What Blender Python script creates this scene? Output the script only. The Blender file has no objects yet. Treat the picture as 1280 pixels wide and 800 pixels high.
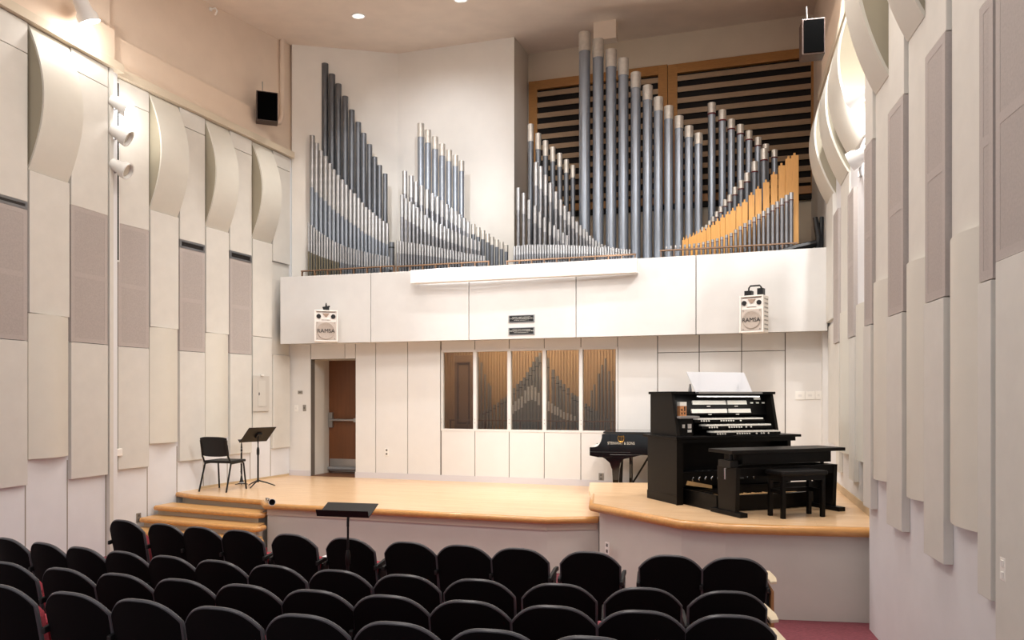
import bpy, math, random
from mathutils import Vector, Matrix
random.seed(7)
sc = bpy.context.scene
col = sc.collection
PI = math.pi
F, CX, HY, HC = 950.0, 640.0, 497.0, 1.42      # focal length in px, principal column, horizon row, eye height above the stage

# ------------------------------------------------------------------ small helpers
ORD = ['first','second','third','fourth','fifth','sixth','seventh','eighth','ninth','tenth','eleventh','twelfth','thirteenth',
       'fourteenth','fifteenth','sixteenth','seventeenth','eighteenth','nineteenth','twentieth']
def nth(i):
    if i < 20: return ORD[i]
    t = ['twenty','thirty','forty','fifty'][(i+1)//10-2]
    r = (i+1) % 10
    return (t[:-1]+'ieth') if r == 0 else t+'-'+ORD[r-1]

def srgb(h):
    h = h.lstrip('#')
    c = [int(h[i:i+2],16)/255 for i in (0,2,4)]
    return tuple((x/12.92 if x <= .04045 else ((x+.055)/1.055)**2.4) for x in c)+(1,)

def ground(px, py, z=0.0):
    Y = (HC-z)*F/(py-HY)
    return ((px-CX)/F*Y, Y)

class Plane:
    """a vertical plane; local +x runs along it, local -y is the side that is seen"""
    def __init__(s, p, theta): s.p = Vector((p[0],p[1])); s.th = theta; s.u = Vector((math.cos(theta),math.sin(theta))); s.n = Vector((math.sin(theta),-math.cos(theta)))
    def hit(s, px, off=0.0):
        d = Vector(((px-CX)/F, 1.0)); o = s.p+s.n*off
        t = o.dot(s.n)/d.dot(s.n)
        return d*t
    def s_(s, px, off=0.0): return (s.hit(px,off)-s.p).dot(s.u)
    def z_(s, px, py, off=0.0): return HC+(HY-py)/F*s.hit(px,off).y
    def pt(s, a, off=0.0, z=0.0):
        q = s.p+s.u*a+s.n*off
        return Vector((q.x,q.y,z))

# ------------------------------------------------------------------ materials
MATS = {}
def mat(name, color, rough=.6, metal=0.0, var=0.0, scale=20.0, bump=0.0, bscale=None, emit=None, coat=0.0, spec=None, stretch=None):
    if name in MATS: return MATS[name]
    m = bpy.data.materials.new(name); m.use_nodes = True
    nt = m.node_tree; b = nt.nodes['Principled BSDF']
    c = srgb(color) if isinstance(color,str) else tuple(color)+(1,)
    b.inputs['Base Color'].default_value = c
    b.inputs['Roughness'].default_value = rough; b.inputs['Metallic'].default_value = metal
    if coat: b.inputs['Coat Weight'].default_value = coat; b.inputs['Coat Roughness'].default_value = .08
    if spec is not None: b.inputs['Specular IOR Level'].default_value = spec
    if emit: b.inputs['Emission Color'].default_value = emit[0]+(1,); b.inputs['Emission Strength'].default_value = emit[1]
    if var or bump:
        tc = nt.nodes.new('ShaderNodeTexCoord'); src = tc.outputs['Object']
        if stretch:
            mp = nt.nodes.new('ShaderNodeMapping'); mp.inputs['Scale'].default_value = stretch
            nt.links.new(src, mp.inputs['Vector']); src = mp.outputs['Vector']
        no = nt.nodes.new('ShaderNodeTexNoise'); no.inputs['Scale'].default_value = scale; no.inputs['Detail'].default_value = 4
        nt.links.new(src, no.inputs['Vector'])
        if var:
            rp = nt.nodes.new('ShaderNodeValToRGB')
            rp.color_ramp.elements[0].position = .3; rp.color_ramp.elements[1].position = .7
            rp.color_ramp.elements[0].color = tuple(x*(1-var) for x in c[:3])+(1,)
            rp.color_ramp.elements[1].color = tuple(min(1,x*(1+var)) for x in c[:3])+(1,)
            nt.links.new(no.outputs['Fac'], rp.inputs['Fac']); nt.links.new(rp.outputs['Color'], b.inputs['Base Color'])
        if bump:
            n2 = nt.nodes.new('ShaderNodeTexNoise'); n2.inputs['Scale'].default_value = bscale or scale*4
            nt.links.new(src, n2.inputs['Vector'])
            bp = nt.nodes.new('ShaderNodeBump'); bp.inputs['Strength'].default_value = bump; bp.inputs['Distance'].default_value = .01
            nt.links.new(n2.outputs['Fac'], bp.inputs['Height']); nt.links.new(bp.outputs['Normal'], b.inputs['Normal'])
    MATS[name] = m
    return m

def mat_planks(name, c1, c2, c3, length, width, rough=.3):
    m = bpy.data.materials.new(name); m.use_nodes = True; nt = m.node_tree; b = nt.nodes['Principled BSDF']
    tc = nt.nodes.new('ShaderNodeTexCoord')
    br = nt.nodes.new('ShaderNodeTexBrick'); br.offset = .37
    br.inputs['Color1'].default_value = srgb(c1); br.inputs['Color2'].default_value = srgb(c2); br.inputs['Mortar'].default_value = srgb(c3)
    br.inputs['Scale'].default_value = 1; br.inputs['Brick Width'].default_value = length; br.inputs['Row Height'].default_value = width
    br.inputs['Mortar Size'].default_value = .0012; br.inputs['Bias'].default_value = 0
    nt.links.new(tc.outputs['Object'], br.inputs['Vector'])
    mp = nt.nodes.new('ShaderNodeMapping'); mp.inputs['Scale'].default_value = (1.2,22,22)
    nt.links.new(tc.outputs['Object'], mp.inputs['Vector'])
    no = nt.nodes.new('ShaderNodeTexNoise'); no.inputs['Scale'].default_value = 2.5; no.inputs['Detail'].default_value = 6
    nt.links.new(mp.outputs['Vector'], no.inputs['Vector'])
    mx = nt.nodes.new('ShaderNodeMix'); mx.data_type = 'RGBA'; mx.blend_type = 'MULTIPLY'
    rp = nt.nodes.new('ShaderNodeValToRGB'); rp.color_ramp.elements[0].position = .3; rp.color_ramp.elements[0].color = (.72,.66,.58,1); rp.color_ramp.elements[1].position = .65
    nt.links.new(no.outputs['Fac'], rp.inputs['Fac'])
    mx.inputs[0].default_value = .6
    nt.links.new(br.outputs['Color'], mx.inputs[6]); nt.links.new(rp.outputs['Color'], mx.inputs[7])
    nt.links.new(mx.outputs[2], b.inputs['Base Color']); b.inputs['Roughness'].default_value = rough
    MATS[name] = m; return m

M_cream   = mat('cream_panel', '#d8d4cc', .62, var=.03, scale=6, bump=.05, bscale=160)
M_cream2  = mat('cream_panel_cool', '#d5d2cb', .62, var=.03, scale=6, bump=.05, bscale=160)
M_curve   = mat('curved_panel_paint', '#d9d5ca', .55, var=.02, scale=5, bump=.04, bscale=160)
M_lower   = mat('lower_wall_paint', '#e3e3e5', .7, var=.02, scale=4, bump=.05, bscale=140)
M_fabric  = mat('mauve_grille_cloth', '#b1a8a3', .95, var=.06, scale=60, bump=.25, bscale=420)
M_fabric2 = mat('mauve_grille_cloth_edge', '#b6ada8', .95, var=.04, scale=60, bump=.2, bscale=420)
M_white   = mat('white_paint', '#e5e2de', .55, var=.015, scale=4, bump=.04, bscale=150)
M_balc    = mat('balcony_paint', '#dbd9d6', .55, var=.02, scale=5, bump=.06, bscale=170)
M_tan     = mat('tan_upper_wall_paint', '#e2cfbc', .75, var=.025, scale=3, bump=.15, bscale=90)
M_ceil    = mat('ceiling_plaster', '#eadaca', .85, var=.04, scale=2.5, bump=.2, bscale=70)
M_chamber = mat('chamber_plaster', '#e9e3da', .75, var=.02, scale=3, bump=.1, bscale=80)
M_groove  = mat('dark_joint', '#6a6158', .9)
M_dark    = mat('dark_gap', '#16130f', .9)
M_base    = mat('baseboard_vinyl', '#d7d3d6', .45)
M_edge    = mat('panel_joint_grey', '#9b9285', .8)  # dark joint strips on the lower left wall
M_oak     = mat('shade_frame_wood', '#a27038', .5, var=.12, scale=4, stretch=(2,2,14))
M_slat    = mat('shade_slat_wood', '#9a7c5c', .55, var=.12, scale=4, stretch=(2,14,14))
M_rail    = mat('rack_rail_wood', '#86674e', .55, var=.12, scale=8)
M_chest   = mat('wind_chest_dark', '#2e261f', .8, var=.1, scale=9)
M_nose    = mat('stair_nosing_oak', '#d0995a', .3, var=.12, scale=3, stretch=(1.5,16,16), coat=.3)
M_blk     = mat('black_case', '#060505', .42, var=.1, scale=8, spec=.18)
M_blkside = mat('black_case_side', '#0c0907', .42, var=.1, scale=6, spec=.22)
M_blkgl   = mat('piano_black', '#060606', .12, coat=.5)
M_blkmet  = mat('black_metal', '#0e0e0f', .45, metal=.2)
M_blkpl   = mat('black_plastic', '#0b0b0c', .6)
M_chrome  = mat('chrome', '#d5d6d8', .18, metal=1)
M_alu     = mat('brushed_aluminium', '#a8a8a9', .35, metal=.9)
M_brass   = mat('brass', '#c79d4d', .25, metal=1)
M_ivory   = mat('ivory_white', '#f1eee6', .4)
M_key     = mat('black_keys', '#0a0a0a', .3)
M_pipeD   = mat('pipe_dark_zinc', '#6c7076', .42, metal=.75, var=.16, scale=3, stretch=(9,9,1.2))
M_pipeM   = mat('pipe_zinc', '#8a919b', .36, metal=.7, var=.1, scale=3, stretch=(9,9,1.2))
M_pipeL   = mat('pipe_spotted_metal', '#85868a', .36, metal=.8, var=.1, scale=14)
M_cap     = mat('pipe_tin_collar', '#bdb8b0', .38, metal=.6, var=.1, scale=16)
M_cap2    = mat('pipe_silver_collar', '#a9a9aa', .34, metal=.75, var=.1, scale=16)
M_pipeO   = mat('pipe_shaded_olive', '#6d6655', .45, metal=.5, var=.14, scale=8)  # olive tone is shadow put into the colour of these pipe bodies
M_ring    = mat('red_felt_ring', '#5a1d22', .9)
M_wood    = mat('pipe_yellow_wood', '#cd944a', .5, var=.1, scale=4, stretch=(14,14,1.2))
M_wpipe   = mat('window_pipe_metal', '#9a9289', .4, metal=.6, var=.12, scale=8)
M_wpipeL  = mat('window_pipe_light', '#e6e0d8', .36, metal=.6, var=.1, scale=8)
M_door    = mat('door_brown_wood', '#6d4122', .45, var=.1, scale=2, stretch=(10,10,1))
M_seatbk  = mat('seat_black_shell', '#040405', .75, var=.15, scale=150, spec=.15)
M_edgelit    = mat('seat_edge_highlight', '#4e4e52', .33)  # grey is the overhead highlight put into the colour of the shell edge
M_redup   = mat('red_upholstery', '#a8404c', .95, var=.12, scale=70, bump=.3, bscale=300)
M_armwood = mat('arm_pale_laminate', '#e0d0b4', .4)
M_endwood = mat('end_panel_wood', '#a9794c', .5, var=.12, scale=4, stretch=(10,10,1))
M_speaker = mat('speaker_white', '#efe9e2', .5)
M_grille  = mat('speaker_grille', '#c6bab0', .8, var=.12, scale=180)
M_spkcab  = mat('speaker_brown_cabinet', '#3a2418', .5, var=.1, scale=5)
M_spkcl   = mat('speaker_black_cloth', '#040404', 1.0, spec=.02)
M_lampw   = mat('lamp_housing_white', '#e9e7e3', .4)
M_panelgr = mat('electrical_panel_grey', '#c8c3bb', .45)
M_plate   = mat('switch_plate_white', '#f3f0ea', .35)
M_plategr = mat('plate_grey', '#9c968e', .4, metal=.4)
M_tread   = mat('pedal_maple', '#c09a6a', .45, var=.1, scale=5)
M_wbox    = mat('ribbed_tan_wood', '#b8946a', .7, var=.06, scale=4)
M_carpet  = mat('red_carpet', '#83444d', .98, var=.3, scale=30, bump=.4, bscale=220, stretch=(1,5,1))
M_floor   = mat_planks('stage_maple', '#efcda6', '#e7c196', '#cba173', 1.4, .057, .28)
M_tread2  = mat_planks('step_maple', '#dfb176', '#d6a566', '#b98a52', 1.2, .057, .3)

def emis(name, c, s):
    m = bpy.data.materials.new(name); m.use_nodes = True; nt = m.node_tree; nt.nodes.clear()
    e = nt.nodes.new('ShaderNodeEmission'); e.inputs[0].default_value = tuple(c)+(1,); e.inputs[1].default_value = s
    o = nt.nodes.new('ShaderNodeOutputMaterial'); nt.links.new(e.outputs[0], o.inputs[0]); return m
M_glow = emis('lamp_glow', (1,.97,.92), 9)
def glass(name, tint, gl):
    m = bpy.data.materials.new(name); m.use_nodes = True; nt = m.node_tree; nt.nodes.clear()
    t = nt.nodes.new('ShaderNodeBsdfTransparent'); t.inputs[0].default_value = tint
    g = nt.nodes.new('ShaderNodeBsdfGlossy'); g.inputs['Roughness'].default_value = .03; g.inputs[0].default_value = (.9,.9,.9,1)
    fr = nt.nodes.new('ShaderNodeFresnel'); fr.inputs[0].default_value = 1.45
    mm = nt.nodes.new('ShaderNodeMath'); mm.operation = 'MULTIPLY'; mm.inputs[1].default_value = gl
    mx = nt.nodes.new('ShaderNodeMixShader'); o = nt.nodes.new('ShaderNodeOutputMaterial')
    nt.links.new(fr.outputs[0], mm.inputs[0]); nt.links.new(mm.outputs[0], mx.inputs[0])
    nt.links.new(t.outputs[0], mx.inputs[1]); nt.links.new(g.outputs[0], mx.inputs[2]); nt.links.new(mx.outputs[0], o.inputs[0]); return m
M_glass = glass('window_glass', (.86,.84,.81,1), 1.2)
def acrylic():
    m = bpy.data.materials.new('clear_acrylic'); m.use_nodes = True; nt = m.node_tree; nt.nodes.clear()
    t = nt.nodes.new('ShaderNodeBsdfTransparent'); t.inputs[0].default_value = (.93,.94,.96,1)
    d = nt.nodes.new('ShaderNodeBsdfPrincipled'); d.inputs['Base Color'].default_value = (.95,.96,1,1); d.inputs['Roughness'].default_value = .15
    mx = nt.nodes.new('ShaderNodeMixShader'); mx.inputs[0].default_value = .45
    o = nt.nodes.new('ShaderNodeOutputMaterial')
    nt.links.new(t.outputs[0], mx.inputs[1]); nt.links.new(d.outputs[0], mx.inputs[2]); nt.links.new(mx.outputs[0], o.inputs[0]); return m
M_acryl = acrylic()

# ------------------------------------------------------------------ mesh builder
class MB:
    def __init__(s): s.v=[]; s.f=[]; s.m=[]
    def add(s, vs, fs, m=0):
        n=len(s.v); s.v += [tuple(v) for v in vs]; s.f += [tuple(n+i for i in f) for f in fs]; s.m += [m]*len(fs); return s
    def box(s, x0,x1,y0,y1,z0,z1,m=0):
        vs=[(x,y,z) for z in (z0,z1) for y in (y0,y1) for x in (x0,x1)]
        return s.add(vs,[(0,2,3,1),(4,5,7,6),(0,1,5,4),(2,6,7,3),(0,4,6,2),(1,3,7,5)],m)
    def obox(s, c, ax, ay, az, hx, hy, hz, m=0):
        c=Vector(c); ax=Vector(ax).normalized()*hx; ay=Vector(ay).normalized()*hy; az=Vector(az).normalized()*hz
        vs=[c+ax*i+ay*j+az*k for k in (-1,1) for j in (-1,1) for i in (-1,1)]
        return s.add(vs,[(0,2,3,1),(4,5,7,6),(0,1,5,4),(2,6,7,3),(0,4,6,2),(1,3,7,5)],m)
    def prism(s, poly, lo, hi, axis='y', m=0):
        n=len(poly)
        def P(a,b,t): return {'y':(a,t,b),'x':(t,a,b),'z':(a,b,t)}[axis]
        vs=[P(a,b,lo) for a,b in poly]+[P(a,b,hi) for a,b in poly]
        fs=[tuple(range(n)),tuple(range(2*n-1,n-1,-1))]+[(i,i+n,(i+1)%n+n,(i+1)%n) for i in range(n)]
        return s.add(vs,fs,m)
    def cyl(s, a, b, r0, r1=None, seg=12, m=0, caps=True):
        a=Vector(a); b=Vector(b); r1=r0 if r1 is None else r1
        d=(b-a).normalized(); t=Vector((1,0,0)) if abs(d.x)<.9 else Vector((0,1,0))
        p=d.cross(t).normalized(); q=d.cross(p)
        vs=[]
        for c,r in ((a,r0),(b,r1)):
            for i in range(seg):
                an=2*PI*i/seg; vs.append(c+p*(math.cos(an)*r)+q*(math.sin(an)*r))
        fs=[(i,(i+1)%seg,(i+1)%seg+seg,i+seg) for i in range(seg)]
        if caps: fs+=[tuple(range(seg-1,-1,-1)),tuple(range(seg,2*seg))]
        return s.add(vs,fs,m)
    def tube(s, pts, r, seg=8, m=0):
        pts=[Vector(p) for p in pts]; n=len(pts); vs=[]; prev=None
        for i,p in enumerate(pts):
            d=(pts[min(i+1,n-1)]-pts[max(i-1,0)]).normalized()
            if prev is None:
                t=Vector((0,0,1)) if abs(d.z)<.9 else Vector((1,0,0)); a=d.cross(t).normalized()
            else: a=(prev-d*prev.dot(d)).normalized()
            prev=a; b=d.cross(a)
            rr=r[i] if isinstance(r,(list,tuple)) else r
            vs+=[p+a*(math.cos(2*PI*k/seg)*rr)+b*(math.sin(2*PI*k/seg)*rr) for k in range(seg)]
        fs=[]
        for i in range(n-1):
            for k in range(seg): fs.append((i*seg+k,i*seg+(k+1)%seg,(i+1)*seg+(k+1)%seg,(i+1)*seg+k))
        fs+=[tuple(range(seg-1,-1,-1)),tuple(range((n-1)*seg,n*seg))]
        return s.add(vs,fs,m)
    def lathe(s, prof, c=(0,0,0), seg=16, m=0, axis=None, caps=True):
        c=Vector(c); ax=Vector(axis or (0,0,1)).normalized()
        t=Vector((1,0,0)) if abs(ax.x)<.9 else Vector((0,1,0)); p=ax.cross(t).normalized(); q=ax.cross(p)
        vs=[]
        for r,z in prof:
            for i in range(seg):
                an=2*PI*i/seg; vs.append(c+ax*z+p*(math.cos(an)*r)+q*(math.sin(an)*r))
        fs=[]
        for j in range(len(prof)-1):
            for i in range(seg): fs.append((j*seg+i,j*seg+(i+1)%seg,(j+1)*seg+(i+1)%seg,(j+1)*seg+i))
        if caps: fs+=[tuple(range(seg-1,-1,-1)),tuple(range((len(prof)-1)*seg,len(prof)*seg))]
        return s.add(vs,fs,m)
    def build(s, name, mats, parent=None, smooth=False, bevel=0, loc=None, rz=0, world=False):
        me=bpy.data.meshes.new(name); me.from_pydata(s.v,[],s.f)
        if not isinstance(mats,(list,tuple)): mats=[mats]
        for m in mats: me.materials.append(m)
        if len(mats)>1: me.polygons.foreach_set('material_index',s.m)
        import bmesh
        bm=bmesh.new(); bm.from_mesh(me); bmesh.ops.recalc_face_normals(bm,faces=bm.faces); bm.to_mesh(me); bm.free()
        if smooth:
            me.polygons.foreach_set('use_smooth',[True]*len(me.polygons)); me.set_sharp_from_angle(angle=math.radians(38))
        me.update()
        o=bpy.data.objects.new(name,me); col.objects.link(o)
        if parent:
            o.parent=parent
            if world: o.matrix_parent_inverse=(Matrix.Translation(parent.location)@Matrix.Rotation(parent.rotation_euler.z,4,'Z')).inverted()
        if loc is not None: o.location=loc
        o.rotation_euler=(0,0,rz)
        if bevel:
            b=o.modifiers.new('bevel','BEVEL'); b.width=bevel; b.segments=2; b.limit_method='ANGLE'
        return o

def tag(o, label, cat, group=None, kind=None):
    o['label']=label; o['category']=cat
    if group: o['group']=group
    if kind: o['kind']=kind
    return o
def thing(name, label, cat, loc=(0,0,0), rz=0, group=None):
    o=bpy.data.objects.new(name,None); col.objects.link(o); o.empty_display_size=.1
    o.location=loc; o.rotation_euler=(0,0,rz)
    return tag(o,label,cat,group)
def struct(o): o['kind']='structure'; return o
def dup(root, loc, rz, label):
    r=root.copy(); col.objects.link(r); r.location=loc; r.rotation_euler=(0,0,rz); r['label']=label
    for ch in list(root.children):
        c=ch.copy(); col.objects.link(c); c.parent=r
        for g in list(ch.children):
            d=g.copy(); col.objects.link(d); d.parent=c
    return r
def text_mesh(name, body, size, m, parent, loc, rot=(PI/2,0,0), extrude=.001, sx=1.0):
    cu=bpy.data.curves.new(name,'FONT'); cu.body=body; cu.size=size; cu.extrude=extrude; cu.align_x='CENTER'; cu.align_y='CENTER'
    t=bpy.data.objects.new(name+'_tmp',cu); col.objects.link(t)
    dg=bpy.context.evaluated_depsgraph_get()
    me=bpy.data.meshes.new_from_object(t.evaluated_get(dg))
    bpy.data.objects.remove(t)
    me.materials.clear(); me.materials.append(m)
    o=bpy.data.objects.new(name,me); col.objects.link(o); o.parent=parent; o.location=loc; o.rotation_euler=rot; o.scale=(sx,1,1)
    return o

# ------------------------------------------------------------------ the planes of the hall
TH_B = math.atan2(-.3246,1.0)
A_ = Vector((.312,.95))                      # hall axis
PB  = Plane((-4.076,13.91), TH_B)            # back wall of the stage
SB_END = (Vector((4.589,11.095))-Vector((-4.076,13.91))).length
PL2 = Plane((-4.076,13.91), math.atan2(1,.382))      # left wall beside the stage (s negative towards the camera)
PL1 = Plane((-5.36,10.15), math.atan2(1,.2484))      # left wall beside the seats
PR2 = Plane((4.589,11.095), math.atan2(-1,-.284))    # right wall beside the stage (s grows towards the camera)
PR1 = Plane((3.24,6.89), math.atan2(-1,-.2084))      # right wall beside the seats
def ceil_z(x,y): return HC+5.20+.108*(.312*x+.95*y)
TOP = 5.81
FLOOR_Z, PLAT_Z = -.68, .22

# ------------------------------------------------------------------ floors and stage
def poly_slab(name, poly, z0, z1, m, rz=None, org=(0,0)):
    """horizontal slab; its own frame is turned along the stage so boards follow the stage front"""
    rz=TH_B if rz is None else rz; c,s=math.cos(-rz),math.sin(-rz)
    loc=[((x-org[0])*c-(y-org[1])*s,(x-org[0])*s+(y-org[1])*c) for x,y in poly]
    return MB().prism(loc,z0,z1,'z').build(name,m,loc=(org[0],org[1],0),rz=rz)

def floor_z(x,y):
    u=.312*x+.95*y
    return FLOOR_Z if u>5.4 else FLOOR_Z+.058*(5.4-u)
mb=MB()
for j,(u0,u1) in enumerate([(5.4,13.5),(-.5,5.4)]):
    vs=[]
    for w,u in ((-9,u0),(7,u0),(7,u1),(-9,u1)):
        x=.312*u+.95*w; y=.95*u-.312*w
        z=FLOOR_Z if u>=5.4 else FLOOR_Z+.058*(5.4-u)
        vs.append((x,y,z))
    n=len(vs)
    mb.add(vs+[(x,y,z-.2) for x,y,z in vs],[(0,1,2,3),(7,6,5,4),(0,4,5,1),(1,5,6,2),(2,6,7,3),(3,7,4,0)])
struct(mb.build('floor',M_carpet))

# stage edge points
E_st_l = ground(231.6,619); E_st_r = ground(330,625)
E_l = ground(332,629); E_c = ground(683,646.5); E_r = ground(747,645.5)
lw = lambda px,py,z=0: ground(px,py,z)
bl = (-4.076,13.91); br=(4.589,11.095)
leftwall = lambda Y: (-4.076-.382*(13.91-Y), Y)
rightwall= lambda Y: (4.589-.284*(11.095-Y), Y)
def inset(p,q,d): pass
E_wl = leftwall(11.42); E_st_l=(E_st_l[0]+.12,E_st_l[1]+.06)
stage_poly=[E_wl,E_st_l,E_st_r,(E_l[0],E_l[1]),E_c,E_r,(2.6,9.35),(3.9,9.0),rightwall(9.6),br,bl]
stage=struct(poly_slab('floor_stage',stage_poly,-.06,0,M_floor,org=(-1,11)))
# nosing of the main stage
def nosing(pts, z, r, name, parent=None):
    return MB().tube([(x,y,z) for x,y in pts], r, 12).build(name,M_nose,parent,smooth=True,world=True)
nosing([E_wl,E_st_l,E_st_r],-.035,.036,'stair_nosing',stage)
nosing([(E_st_r[0]-.02,E_st_r[1]+.02),E_l,((E_l[0]+E_c[0])/2,(E_l[1]+E_c[1])/2),E_c,E_r],-.04,.042,'stage_nosing',stage)
# riser walls under the stage
def wall_strip(name, pts, z0, z1, m, thick=.06, inw=(0,1)):
    mb=MB()
    for (x0,y0),(x1,y1) in zip(pts,pts[1:]):
        d=Vector((x1-x0,y1-y0)).normalized(); n=Vector((-d.y,d.x))*thick
        if n.dot(Vector(inw))<0: n=-n
        mb.prism([(x0,y0),(x1,y1),(x1+n.x,y1+n.y),(x0+n.x,y0+n.y)],z0,z1,'z')
    return mb.build(name,m)
off=lambda p,d=.05:(p[0]+.3*d,p[1]+d)
fr=wall_strip('wall_stage_front',[(E_l[0]+.01,E_l[1]+.05),off(E_c),(E_r[0]+.02,E_r[1]+.05)],FLOOR_Z,-.06,mat('stage_front_paint','#d8d5cc',.6,var=.02,scale=4,bump=.05,bscale=140))
struct(fr)
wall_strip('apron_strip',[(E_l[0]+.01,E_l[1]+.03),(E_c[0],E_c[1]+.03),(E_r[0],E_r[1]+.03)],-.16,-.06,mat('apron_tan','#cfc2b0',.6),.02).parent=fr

struct(wall_strip('wall_stage_steps',[(E_wl[0]+.05,E_wl[1]+.05),(E_st_l[0]+.02,E_st_l[1]+.05),(E_st_r[0],E_st_r[1]+.05)],FLOOR_Z,-.06,mat('riser_cream','#cbc0ac',.6)))
# steps at the left of the stage
steps=thing('stage_steps','light maple steps with rounded nosings between left wall and stage front','steps',(-3.4,10.2,0))
loc0=Vector((-3.4,10.2))
tr=[(ground(212,638.4,-.136),ground(331,642,-.136)),(ground(199,657,-.272),ground(325,659.6,-.272)),(None,None),(None,None)]
for i in range(4):
    z=-.136*(i+1)
    yl,yr=11.20-.235*(i+1),10.50-.27*(i+1)
    xl=leftwall(yl)[0]+.06; xr=-3.40+.055*i
    L=Vector((xl,yl))-loc0; R_=Vector((xr,yr))-loc0
    back=Vector((0.0,.36)); 
    MB().prism([(L.x,L.y),(R_.x,R_.y),(R_.x,R_.y+.32),(L.x+.1,L.y+.32)],z-.04,z,'z').build('tread',M_tread2,steps)
    MB().tube([(L.x,L.y,z-.035),(R_.x-.03,R_.y,z-.035),(R_.x+.035,R_.y+.03,z-.035),(R_.x+.05,R_.y+.14,z-.035)],.036,12).build('nosing',M_nose,steps,smooth=True)
    d=.05
    MB().prism([(L.x+.01,L.y+d),(R_.x-.03,R_.y+d),(R_.x-.03,R_.y+.34),(L.x+.1,L.y+.34)],FLOOR_Z,z-.04,'z').build('riser',mat('riser_cream','#cbc0ac',.6),steps)

# raised organ platform at the right
p1=ground(742,629,PLAT_Z); pf=[]
pa=ground(741,629,PLAT_Z); pb=ground(800,640.5,PLAT_Z); pc=ground(850,650,PLAT_Z); pd=ground(905,654.5,PLAT_Z); pe=ground(980,657,PLAT_Z); pg=ground(1092,659.5,PLAT_Z)
pw=(pg[0]+.12,pg[1])
platpoly=[pa,pb,pc,pd,pe,pg,rightwall(pg[1]-.02),(rightwall(10.6)[0],10.6),(1.1,10.75),(1.0,9.9)]
plat=struct(poly_slab('floor_organ_platform',platpoly,PLAT_Z-.06,PLAT_Z,M_floor,org=(2,9)))
MB().tube([(1.02,9.5,PLAT_Z-.045)]+[(x,y,PLAT_Z-.045) for x,y in (pa,pb,pc,pd,pe,pg)]+[(pg[0]+.1,pg[1],PLAT_Z-.045)],.048,12).build('platform_nosing',M_nose,plat,smooth=True,world=True)
ins=lambda p:(p[0]+.03,p[1]+.06)
struct(wall_strip('wall_organ_platform',[(1.13,9.9),(pa[0]+.09,pa[1]+.08)]+[ins(p) for p in (pb,pc,pd,pe,pg)]+[(pg[0]+.15,pg[1]+.06)],FLOOR_Z,PLAT_Z-.06,MATS['stage_front_paint'],.06,(.4,1)))

# ------------------------------------------------------------------ side walls (backing slabs)
def slab(name, P, s0, s1, o0, o1, z0, z1, m, parent=None):
    o=MB().box(s0,s1,-o1,-o0,z0,z1).build(name,m,parent)
    if parent is None: o.location=(P.p.x,P.p.y,0); o.rotation_euler=(0,0,P.th)
    return o
s2a=PL2.s_(136.5); 
struct(slab('wall_left',PL2,s2a,.05,-.25,0,FLOOR_Z,TOP,M_lower))
struct(slab('wall_left_hall',PL1,-7.5,.12,-.25,0,FLOOR_Z,TOP,M_lower))
struct(slab('wall_left_upper',PL2,-4.4,.62,-.35,-.06,TOP,9.0,M_tan))
struct(slab('wall_left_upper_hall',PL1,-7.5,.05,-.35,-.06,TOP,9.0,M_tan))
t1=struct(slab('trim_1',PL2,s2a,PL2.s_(362),-.06,.11,TOP-.02,TOP+.09,mat('trim_cream','#d2c4ae',.6)))
t2=struct(slab('trim_2',PL1,-7.5,.12,-.06,.11,TOP-.02,TOP+.09,MATS['trim_cream']))
beam=mat('beam_paint','#e0cbb6',.7,var=.02,scale=3,bump=.1,bscale=90)
struct(slab('trim_3',PL2,s2a,PL2.s_(334),-.06,.06,TOP+.09,TOP+.52,beam))
struct(slab('trim_4',PL1,-7.5,.02,-.06,.045,TOP+.09,TOP+.52,beam))
# right walls
s1e=PR1.s_(1087)
struct(slab('wall_right',PR2,-.05,4.9,-.25,0,FLOOR_Z,TOP,M_lower))
struct(slab('wall_right_hall',PR1,0,6.0,-.3,0,FLOOR_Z,9.0,M_lower))
struct(slab('wall_right_upper',PR2,-2.6,4.9,-.35,-.06,TOP,9.0,M_tan))
struct(slab('trim_5',PR2,-.05,4.3,-.06,.11,TOP-.02,TOP+.09,MATS['trim_cream']))
struct(slab('trim_6',PR2,.35,4.3,-.06,.10,TOP+.09,TOP+.52,beam))
# chamber side of right wall below the beam
struct(slab('wall_right_chamber',PR2,-2.6,-.05,-.25,-.03,2.3,TOP,M_chamber))
# ceiling: a sloping slab
mb=MB(); pts=[]
for u,w in ((1.0,-9),(1.0,7),(15.6,7),(15.6,-9)):
    x=.312*u+.95*w; y=.95*u-.312*w; pts.append((x,y,ceil_z(x,y)))
mb.add(pts+[(x,y,z+.15) for x,y,z in pts],[(0,1,2,3),(7,6,5,4),(0,4,5,1),(1,5,6,2),(2,6,7,3),(3,7,4,0)])
struct(mb.build('ceiling',M_ceil))

# pipe chamber walls
CA=(-4.05,13.98); CB=(-2.2,14.64); CC=(.04,13.98); CD=(.32,14.92); CE=(5.45,13.345)
def seg_wall(name,a,b,z0,z1,m,th=.12,away=(0,1)):
    return struct(wall_strip(name,[a,b],z0,z1,m,th,away))
seg_wall('wall_chamber_left',CA,CB,2.5,8.4,M_chamber)
seg_wall('wall_chamber_back',CB,CC,2.5,8.4,M_chamber)
seg_wall('wall_chamber_return',CC,CD,2.5,8.4,mat('chamber_grey','#cfc6ba',.75),.1,(-1,.1))
seg_wall('wall_chamber_right',CD,CE,2.5,8.6,mat('chamber_cream','#d3c3ad',.75,var=.02,scale=3))
PC2=Plane(CD,math.atan2(CE[1]-CD[1],CE[0]-CD[0]))

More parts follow.
